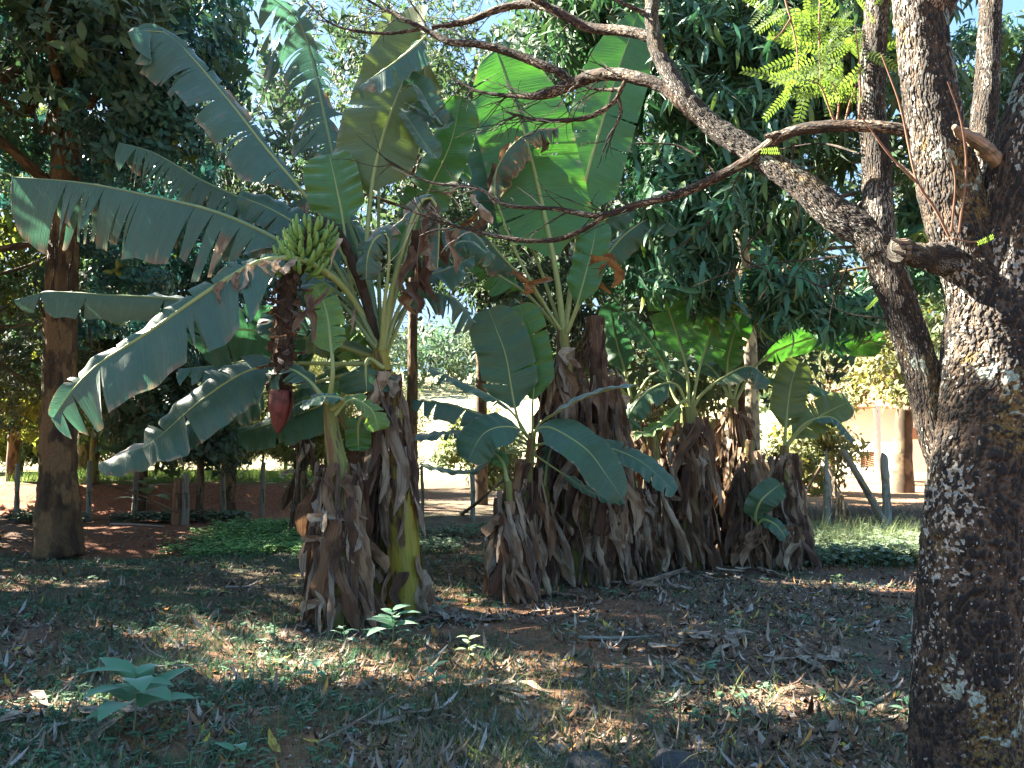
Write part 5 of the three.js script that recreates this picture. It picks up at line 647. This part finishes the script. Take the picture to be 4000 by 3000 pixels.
// ================================================================ WHITE HOUSE
{
  const g = thing('white_house', 'white house with latticed window beyond the right fence', 'house'), x0 = T(3080, 32), x1 = T(4300, 32), z = -32, box = (w, h, t) => new THREE.BoxGeometry(w, h, t), put = (n, ge, m, x, y, zz, par = g) => { const o = mesh(n, ge, m, par); o.position.set(x, y, zz); return o; };
  const wx0 = T(3368, 32), wx1 = T(3425, 32), wy0 = 0.42, wy1 = 1.12, w = x1 - x0;
  put('wall', box(wx0 - x0, 3, 0.2), M.wall, (x0 + wx0) / 2, 1.5, z); put('wall', box(x1 - wx1, 3, 0.2), M.wall, (x1 + wx1) / 2, 1.5, z); put('wall', box(wx1 - wx0, wy0, 0.2), M.wall, (wx0 + wx1) / 2, wy0 / 2, z); put('wall', box(wx1 - wx0, 3 - wy1, 0.2), M.wall, (wx0 + wx1) / 2, (3 + wy1) / 2, z);
  put('wall', box(0.2, 3, 6), M.wall, x0 + 0.1, 1.5, z - 3.1);
  const win = put('window', box(wx1 - wx0, wy1 - wy0, 0.04), M.dark, (wx0 + wx1) / 2, (wy0 + wy1) / 2, z); for (let i = 0; i < 9; i++) { const s = mesh('slat', box(wx1 - wx0, 0.03, 0.03), M.lattice, win); s.position.set(0, -0.32 + i * 0.08, 0.05); s.rotation.z = 0.25; }
  const rf = put('roof', box(w + 1, 0.12, 4.2), M.roof, (x0 + x1) / 2, 3.65, z - 1.2); rf.rotation.x = 0.33;
  const rb = put('roof', box(w + 1, 0.12, 4.2), M.roof, (x0 + x1) / 2, 3.65, z - 5.1); rb.rotation.x = -0.33;
  for (const [dx, dy, w2, h2] of [[0, 0.39, 0.78, 0.07], [0, -0.39, 0.78, 0.07], [-0.36, 0, 0.07, 0.8], [0.36, 0, 0.07, 0.8]]) { const f = mesh('frame', box(w2, h2, 0.1), M.wall, win); f.position.set(dx, dy, 0.1); }
  const dr = put('door', box(0.9, 2.1, 0.06), M.lattice, wx1 + 1.6, 1.05, z + 0.13); put('door_handle', box(0.04, 0.12, 0.05), M.dark, 0.36, 0, 0.06, dr); put('plinth', box(w, 0.3, 0.1), M.greyPost, (x0 + x1) / 2, 0.15, z + 0.15);
  for (const px of [3600, 3180]) put('porch_column', new THREE.CylinderGeometry(0.13, 0.13, 3, 16), M.wall, T(px, 30), 1.5, -30);
  settle(g, V((x0 + x1) / 2, 0, z)); g.rotation.y = -0.75;
}
// ================================================================ GROUND COVER
{
  const R = rng(900), geos = [0, 1, 2, 3, 4].map((v) => { const g = leafGeo([0.1, 0.075, 0.06, 0.07, 0.05][v], [0.016, 0.028, 0.032, 0.012, 0.034][v], { rows: 4, droop: [0.9, -0.7, 0.5, 1.3, -1.1][v], fold: [0.5, -0.4, 0.7, 0.2, 0.5][v], wave: 0.2 }); g.rotateX(-Math.PI / 2); return g; }), per = geos.map(() => []);
  const pal = [[0.16, 0.11, 0.075], [0.11, 0.068, 0.042], [0.22, 0.16, 0.115], [0.07, 0.042, 0.026], [0.2, 0.11, 0.058], [0.34, 0.29, 0.245]];
  for (let i = 0; i < 72000; i++) {
    const d = 2.6 + 11.5 * Math.pow(R(), 1.5), x = (R() - 0.5) * 2 * (d * 0.74 + 0.4), z = -d, left = sm(0.5, -2.5, x); if (R() < left * 0.2 + sm(8.5, 11, d) * 0.4) continue;
    if (x > 3.2 && d > 9 && R() < 0.7) continue;
    if (n3(x * 1.3, 5, z * 1.3) + 0.5 * n3(x * 4, 2, z * 4) < -0.28 && R() < 0.85) continue;
    const c = R() < 0.03 ? [0.42, 0.2, 0.04] : R() < 0.02 ? [0.4, 0.33, 0.05] : pal[Math.floor(Math.pow(R(), 1.2) * 6)];
    per[i % 5].push({ p: V(x, height(x, z) + 0.004 + 0.02 * R() * R(), z), e: new THREE.Euler((R() - 0.5) * 0.55, R() * 6.3, (R() - 0.5) * 0.7, 'YXZ'), s: 0.5 + 1.9 * R() * R(), c: tint(R, c, 0.25) });
  }
  per.forEach((l, i) => instanced('leaf_litter', scene, geos[i], M.litter, l, 'dry grey-brown leaf litter strewn over the ground', 'leaf litter'));
}
const bladeGeo = (h, w, bend, seed) => { const pos = [], idx = [], rows = 4; let y = 0, z = 0; for (let j = 0; j <= rows; j++) { const s = j / rows, q = w / 2 * (1 - s * 0.95); pos.push(-q, y, z, q, y, z); const a = bend * (s + 0.2); y += h / rows * Math.cos(a); z += h / rows * Math.sin(a); } for (let j = 0; j < rows; j++) { const a = j * 2; idx.push(a, a + 1, a + 2, a + 1, a + 3, a + 2); } return geom(pos, idx); };
const tuftGeo = (n, h, w, seed, spread = 0.05) => { const r = rng(seed), l = []; for (let i = 0; i < n; i++) l.push(moved(bladeGeo(h * (0.5 + 0.7 * r()), w, 0.4 + 1.3 * r(), i), V((r() - 0.5) * spread * 2, 0, (r() - 0.5) * spread * 2), new THREE.Euler(0.2 * r(), r() * 6.3, 0, 'YXZ'))); return mergeGeometries(l); };
const herbGeo = (n, s, seed) => { const r = rng(seed), l = []; for (let i = 0; i < n; i++) { const h = s * (0.3 + r()), a = r() * 6.3; l.push(moved(leafGeo(s * 0.7, s * 0.42, { rows: 3, droop: 0.6 }), V((r() - 0.5) * s, h * 0.7, (r() - 0.5) * s), new THREE.Euler(0.9 + 0.5 * r(), a, 0, 'YXZ'), 0.6 + 0.6 * r())); } return mergeGeometries(l); };
function cover(name, geo, mat, n, place, base, seed, label, s0 = 0.7, s1 = 1.4, spread = 0.3) { const R = rng(seed), list = []; for (let i = 0; i < n; i++) { const q = place(R); if (!q) continue; list.push({ p: V(q[0], height(q[0], q[1]) - 0.005, q[1]), e: new THREE.Euler((R() - 0.5) * 0.3, R() * 6.3, (R() - 0.5) * 0.3, 'YXZ'), s: lerp(s0, s1, R()) * (q[2] ?? 1), c: tint(R, base, spread) }); } return instanced(name, scene, geo, mat, list, label, 'ground cover'); }
const wide = (d0, d1, pw = 1.4) => (R) => { const d = d0 + (d1 - d0) * Math.pow(R(), pw), x = (R() - 0.5) * 2 * (d * 0.74 + 0.4); return [x, -d]; };
cover('short_grass', tuftGeo(8, 0.1, 0.0045, 31), M.grass, 15000, (R) => { const q = wide(2.6, 12)(R); return R() < 0.25 + 0.75 * sm(1.2, -1.5, q[0]) && n3(q[0] * 1.1, 2, q[1] * 1.1) > -0.25 ? q : null; }, [0.045, 0.125, 0.05], 931, 'thin short green grass in the litter');
cover('straw_grass', tuftGeo(7, 0.24, 0.0045, 33, 0.12), M.grass, 2600, (R) => { const q = wide(2.6, 6.2)(R); return R() < Math.exp(-(((q[0] + 0.4) / 1.6) ** 2)) && q[1] > -5.6 ? q : null; }, [0.11, 0.145, 0.045], 932, 'tangled straw-coloured mown grass in the foreground', 0.6, 1.2);
cover('low_herbs', herbGeo(8, 0.06, 35), M.grass, 9000, (R) => { const q = wide(2.8, 12)(R); return R() < 0.22 + 0.7 * sm(0, -3, q[0]) && n3(q[0] * 0.9, 6, q[1] * 0.9) > 0 ? q : null; }, [0.05, 0.15, 0.05], 933, 'small low green herbs scattered on the left ground');
cover('bright_weeds', herbGeo(9, 0.11, 37), M.grass, 1900, (R) => { const x = lerp(-5.2, -2.6, R()) + (R() - 0.5), z = -lerp(11.8, 15, R()) + x * 0.25 + 0.9; return n3(x, 1, z) > -0.3 ? [x, z] : null; }, [0.13, 0.32, 0.03], 934, 'bright green patch of weeds before the fence');
cover('tall_weeds', herbGeo(8, 0.16, 39), M.grass, 900, (R) => { const d = lerp(10.2, 13.6, R()), x = lerp(T(3110, d), T(3750, d), R()); return [x, -d]; }, [0.11, 0.19, 0.07], 935, 'soft tall weeds between the banana clump and lichened trunk');
cover('tall_grass', tuftGeo(9, 0.34, 0.006, 41, 0.12), M.grass, 800, (R) => { const d = lerp(10.2, 13.4, R()), x = lerp(T(3100, d), T(3760, d), R()); return [x, -d]; }, [0.17, 0.22, 0.08], 936, 'tall soft grass between the banana clump and lichened trunk');
cover('fence_weeds', herbGeo(8, 0.2, 43), M.grass, 900, (R) => { const x = lerp(-10, -3, R()), z = -15.2 - 1.2 * R(); return n3(x * 0.7, 1, z) > -0.1 ? [x, z] : null; }, [0.07, 0.13, 0.035], 937, 'weeds growing along the left fence line');
cover('bank_grass', tuftGeo(9, 0.3, 0.01, 45, 0.15), M.grass, 1500, (R) => { const x = lerp(-12, -3.5, R()), z = -18.6 - 4 * R(); return [x, z]; }, [0.16, 0.26, 0.05], 938, 'sunlit grass on top of the red bank');
cover('back_herbs', herbGeo(8, 0.13, 47), M.grass, 1000, (R) => { const x = lerp(-2.6, 0.6, R()), z = -lerp(10, 14.5, R()); return n3(x * 1.2, 4, z) > -0.1 ? [x, z] : null; }, [0.07, 0.15, 0.045], 939, 'shaded herbs behind the fruiting banana stem');
cover('dry_rakings', tuftGeo(9, 0.3, 0.008, 49, 0.15), M.litter, 1300, (R) => { const x = lerp(3.8, 10, R()), z = -lerp(13.9, 16, R()); return [x, z]; }, [0.2, 0.15, 0.11], 940, 'heap of dry rakings behind the right fence');

// ---------------------------------------------------------------- weeds one can count
const ovate = [leafGeo(0.17, 0.085, { rows: 10, droop: 0.6, fold: 0.2, serr: 0.12 }), leafGeo(0.15, 0.08, { rows: 10, droop: 0.8, fold: 0.15, serr: 0.14 }), leafGeo(0.19, 0.09, { rows: 10, droop: 0.4, fold: 0.25, serr: 0.1 })];
function weed(name, label, px, py, h, leaves, size, seed, mat = M.weed, geos = ovate) {
  const b = gpt(px, py), g = thing(name, label, 'weed', 'broad-leaved weeds'), R = rng(seed); limb('stem', g, [b.clone(), b.clone().add(V(0.01, h * 0.5, 0)), b.clone().add(V(0, h, 0.01))], [0.006, 0.004, 0.003], M.midribDark, { sides: 6, rings: 6 });
  for (let i = 0; i < leaves; i++) { const t = 0.35 + 0.65 * (i + 1) / leaves, a = i * 2.4 + seed, m = mesh('leaf', geos[i % geos.length], mat, g); const po = 0.05 * size * (1.2 - t); m.position.set(b.x + Math.sin(a) * po, b.y + h * t, b.z + Math.cos(a) * po); m.rotation.set(0.95 + 0.35 * R(), a, (R() - 0.5) * 0.4, 'YXZ'); m.scale.setScalar(size * (0.75 + 0.6 * R()) * (1.25 - 0.35 * t)); }
  settle(g, b);
}
weed('broad_leaved_weed', 'large broad-leaved weed at the bottom left corner', 520, 2880, 0.34, 15, 1.55, 3);
weed('broad_leaved_weed', 'broad-leaved weed at the foot of the fruiting banana stem', 1530, 2540, 0.3, 13, 1.1, 5);
weed('broad_leaved_weed', 'lower weed left of the weed at the banana foot', 1340, 2530, 0.16, 6, 0.75, 7);
weed('broad_leaved_weed', 'weed with leaves above the dry leaf fan right of the banana foot', 1720, 2420, 0.2, 5, 0.6, 9);
weed('small_weed', 'three-leaved weed in the middle foreground grass', 1235, 2670, 0.12, 4, 0.7, 11);
weed('small_weed', 'bright sunlit little weed below the banana foot', 1830, 2600, 0.2, 8, 0.6, 13, M.lightWeed);
weed('small_weed', 'small blue-green weed in the grass below the sunlit weed', 1690, 2720, 0.18, 6, 0.5, 15);
weed('small_weed', 'single upright leaf weed at the bottom edge', 925, 2990, 0.1, 2, 0.75, 17);
weed('small_weed', 'light weed growing by the curled dry leaf', 2870, 2470, 0.14, 7, 0.5, 19, M.lightWeed);
weed('small_weed', 'round-leaved weed right of the slanting twig', 2760, 2640, 0.08, 6, 0.45, 21);
weed('small_weed', 'weed beside the lichened trunk, upper', 3560, 2450, 0.14, 6, 0.5, 23);
weed('small_weed', 'weed beside the lichened trunk, lower', 3540, 2560, 0.14, 7, 0.5, 25);
weed('small_weed', 'little weed on the dark litter under the clump', 2370, 2330, 0.08, 5, 0.4, 27);
weed('small_weed', 'sunlit little weed right of the banana clump', 3270, 2290, 0.12, 5, 0.45, 29, M.lightWeed);
weed('small_weed', 'small weed in the bottom right litter', 3360, 2800, 0.1, 6, 0.5, 31);
weed('small_weed', 'leafy weed against the foot of the lichened trunk', 3545, 2830, 0.14, 6, 0.55, 33);
weed('small_weed', 'low round-leaved weed in the lower right litter', 2880, 2820, 0.07, 5, 0.45, 35);
weed('small_weed', 'tiny weed by the red earth patch', 1970, 2430, 0.16, 6, 0.4, 37);
weed('small_weed', 'tiny weed beside the pale stick', 2220, 2500, 0.12, 5, 0.4, 39);
{ const long = [leafGeo(0.34, 0.04, { rows: 8, droop: 1.5, fold: 0.4 }), leafGeo(0.3, 0.045, { rows: 8, droop: 1.1, fold: 0.4 })]; weed('grass_seedling', 'sunlit strap-leaved seedling on the left ground', 835, 2320, 0.02, 5, 1.0, 43, M.lightWeed, long); weed('grass_seedling', 'strap-leaved seedling near the big left trunk', 500, 2230, 0.02, 4, 0.7, 45, M.lightWeed, long); weed('grass_seedling', 'strap-leaved seedling close to the fence weeds', 720, 2170, 0.02, 4, 0.8, 47, M.lightWeed, long); }
weed('taro_plant', 'light green broad-leaved plant behind the left fence post', 570, 2010, 0.7, 7, 3.0, 49, M.lightWeed);
weed('papaya_seedling', 'sunlit seedling with spreading leaves beyond the fence posts', 1110, 1985, 0.9, 9, 1.9, 51, M.lightWeed);
// upright knotty grass stalks in the front right
{ const R = rng(77); for (const [x, y, t, tx, label] of [[2450, 2790, 2620, 2455, 'tallest upright knotted stalk in the front litter'], [2640, 2920, 2730, 2660, 'knotted stalk right of the tallest stalk'], [2440, 2930, 2830, 2470, 'pale knotted stalk below the tallest stalk'], [2800, 3000, 2870, 2840, 'leaning knotted stalk at the bottom edge'], [2410, 2930, 2840, 2415, 'thin short knotted stalk'], [2870, 2960, 2760, 2900, 'slender knotted stalk by the lower right weed'], [1960, 2990, 2920, 1975, 'yellow stalk at the bottom centre'], [1740, 2740, 2620, 1745, 'thin stalk by the small blue-green weed'], [1070, 2500, 2400, 1068, 'pale dry stalk standing on the left ground']]) { const p = gpt(x, y), q = at(tx, t, -p.z); tag(limb('grass_stalk', scene, [p, p.clone().lerp(q, 0.5).add(V(0.004, 0, 0)), q], [0.006, 0.005, 0.0035], R() < 0.5 ? M.lightWeed : M.dry[2], { sides: 6, rings: 18, amp: 0.0018, freq: 40 }), label, 'stalk', 'upright stalks'); } }
// ---------------------------------------------------------------- fallen things
function lying(name, label, category, a, b, r, mat, o = {}) { const p = gpt(...a), q = gpt(...b), m = p.clone().lerp(q, 0.5).add(V(0.03, 0.02, 0.03)); for (const v of [p, q, m]) v.y = height(v.x, v.z) + r * 0.8 + (o.up ?? 0); return tag(limb(name, scene, [p, m, q], [r, r * 0.9, r * 0.55], mat, { sides: 8, rings: 22, amp: r * 0.25, freq: 14 }), label, category, o.group); }
lying('stick', 'pale stick lying across the middle litter', 'stick', [2260, 2505], [2560, 2500], 0.014, M.greyPost, { up: 0.02 });
lying('stick', 'brown twig slanting in the right litter', 'stick', [2600, 2600], [2850, 2710], 0.012, M.brokenWood, { up: 0.02 });
lying('stick', 'short cut stick near the lichened trunk', 'stick', [3440, 2790], [3530, 2725], 0.028, M.brokenWood);
lying('stick', 'long thin stick across the left foreground', 'stick', [380, 2640], [740, 2620], 0.007, M.paleTwig, { up: 0.03 });
lying('stick', 'stick slanting in the bottom left litter', 'stick', [740, 2960], [915, 2880], 0.014, M.brokenWood);
lying('stick', 'dry stalk slanting through the foreground straw', 'stick', [1520, 2780], [1650, 2640], 0.007, M.dry[2], { up: 0.06 });
lying('stick', 'long dry stalk at the lower middle', 'stick', [1240, 2960], [1530, 2770], 0.008, M.dry[2], { up: 0.06 });
lying('stick', 'slim stick on the sunny left ground', 'stick', [880, 2300], [1150, 2285], 0.01, M.paleTwig, { up: 0.01 });
lying('stick', 'dead stem piece left of the lichened trunk', 'stick', [3250, 2310], [3560, 2345], 0.02, M.dry[1]);
lying('stick', 'dark stick lying along the left fence', 'stick', [430, 2050], [640, 2060], 0.02, M.paleTwig);
lying('fallen_petiole', 'dry leaf stalk on the bare red earth', 'leaf stalk', [2080, 2400], [2310, 2370], 0.02, M.dry[1], { group: 'fallen leaf stalks' });
lying('fallen_petiole', 'second leaf stalk parallel on the bare red earth', 'leaf stalk', [2130, 2420], [2280, 2395], 0.018, M.dry[0], { group: 'fallen leaf stalks' });
lying('fallen_petiole', 'long dry leaf stalk at the foot of the right clump', 'leaf stalk', [2470, 2300], [2680, 2230], 0.035, M.dry[0], { group: 'fallen leaf stalks' });
lying('fallen_petiole', 'dry leaf stalk trailing from the rightmost stem', 'leaf stalk', [2960, 2230], [3070, 2260], 0.03, M.dry[0], { group: 'fallen leaf stalks' });
{ // fallen dry leaf pieces: heaps of strips
  const heap = (label, px, py, n, sx, sz, seed, mats = [M.dry[0], M.dry[2], M.dry[4]], up = 0.05) => { const g = thing('fallen_dry_leaf', label, 'dry leaf', 'fallen banana leaves'), b = gpt(px, py), R = rng(seed); for (let i = 0; i < n; i++) { const m = mesh('leaf_strip', STRIP[i % 9], mats[i % mats.length], g); const x = b.x + (R() - 0.5) * sx, z = b.z + (R() - 0.5) * sz; m.position.set(x, height(x, z) + up * (0.4 + R()), z); m.rotation.set(-1.35 - 0.3 * R(), R() * 6.3, (R() - 0.5) * 0.6, 'YXZ'); m.scale.set(0.35 + 0.5 * R(), 0.12 + 0.22 * R(), 0.16); } settle(g, b); };
  heap('big curled dry banana leaf in the right litter', 2760, 2520, 16, 0.5, 0.3, 1, [M.dry[0], M.dry[2], M.dry[4]], 0.07); heap('crumpled dry leaf heap left of the lichened trunk', 3200, 2590, 12, 0.35, 0.2, 2); heap('fan of dry leaf strips right of the yellow-green stem', 1790, 2430, 16, 0.35, 0.25, 3, [M.dry[4], M.dry[1]]); heap('dry leaf shreds under the dead stem', 2520, 2300, 14, 0.7, 0.3, 4); heap('dry leaf shreds under the right clump', 2820, 2250, 18, 1.2, 0.4, 5); heap('grey dry leaf in the foreground straw', 1570, 2830, 8, 0.25, 0.2, 6, [M.dry[4]]); heap('dry leaf fragments at the left foreground', 250, 2820, 14, 0.8, 0.4, 7, [M.dry[4], M.dry[2]]); heap('pale dry leaf below the sunlit weed', 1970, 2700, 7, 0.22, 0.15, 8, [M.dry[2]]); heap('dry leaves piled at the foot of the thick wrapped stem', 1330, 2440, 20, 0.5, 0.35, 9); heap('dry leaves under the young banana plant', 2100, 2340, 20, 0.8, 0.35, 10, [M.dry[0], M.dry[1], M.dry[3]]);
  const lg = leafGeo(0.13, 0.055, { rows: 7, droop: 1.0, fold: 0.3, wave: 0.1 });
  for (const [x, y, a, s, c, label] of [[3390, 2950, 1.7, 1.2, [0.45, 0.3, 0.18], 'large tan fallen leaf at the bottom right'], [3245, 2640, 1.2, 0.6, [0.42, 0.22, 0.06], 'orange-tan fallen leaf near the crumpled heap'], [2320, 2550, 2.2, 0.6, [0.35, 0.13, 0.04], 'rusty orange leaf below the pale stick'], [1710, 2500, 0.6, 0.7, [0.5, 0.2, 0.03], 'orange leaf beside the sunlit weed'], [1095, 2960, 0.8, 0.8, [0.5, 0.36, 0.06], 'yellow fallen leaf at the bottom left'], [620, 2960, 2, 1.0, [0.3, 0.14, 0.02], 'brown-orange leaf under the big left weed'], [3550, 2690, 1, 0.5, [0.4, 0.16, 0.05], 'reddish leaf under the small trunk weed'], [2690, 2420, 1.6, 0.6, [0.45, 0.28, 0.04], 'yellow leaf in the dark right litter'], [3590, 2830, 1.2, 0.9, [0.3, 0.14, 0.1], 'brown leaf beside the trunk foot'], [60, 2700, 1.4, 0.7, [0.5, 0.36, 0.05], 'yellow leaf at the left edge']]) { const p = gpt(x, y), m = mesh('fallen_leaf', lg, new THREE.MeshStandardMaterial({ color: rgb(...c), roughness: 0.7, side: DS, map: dryMap }), scene); m.position.copy(p).add(V(0, 0.03, 0)); m.rotation.set(-1.25, a, 0.2, 'YXZ'); m.scale.setScalar(s * 1.3); tag(m, label, 'fallen leaf', 'single fallen leaves'); }
  const stoneGeo = (s) => { const g = new THREE.IcosahedronGeometry(1, 3), p = g.attributes.position; for (let i = 0; i < p.count; i++) { const v = V().fromBufferAttribute(p, i), k = 1 + 0.3 * n3(v.x * 1.3 + s, v.y * 1.3, v.z * 1.3); p.setXYZ(i, v.x * k, v.y * k * 0.55, v.z * k); } g.computeVertexNormals(); return g; };
  for (const [x, y, s, label] of [[2300, 3010, 0.12, 'dark flat stone at the bottom centre'], [2640, 3030, 0.14, 'bluish dark stone at the bottom edge'], [2100, 2730, 0.035, 'small dark stone by the pale dry leaf']]) { const p = gpt(x, Math.min(y, 2995)), m = mesh('stone', stoneGeo(x), M.stone, scene); m.position.copy(p); m.scale.setScalar(s); tag(m, label, 'stone', 'dark stones'); }
}
renderer.render(scene, camera);
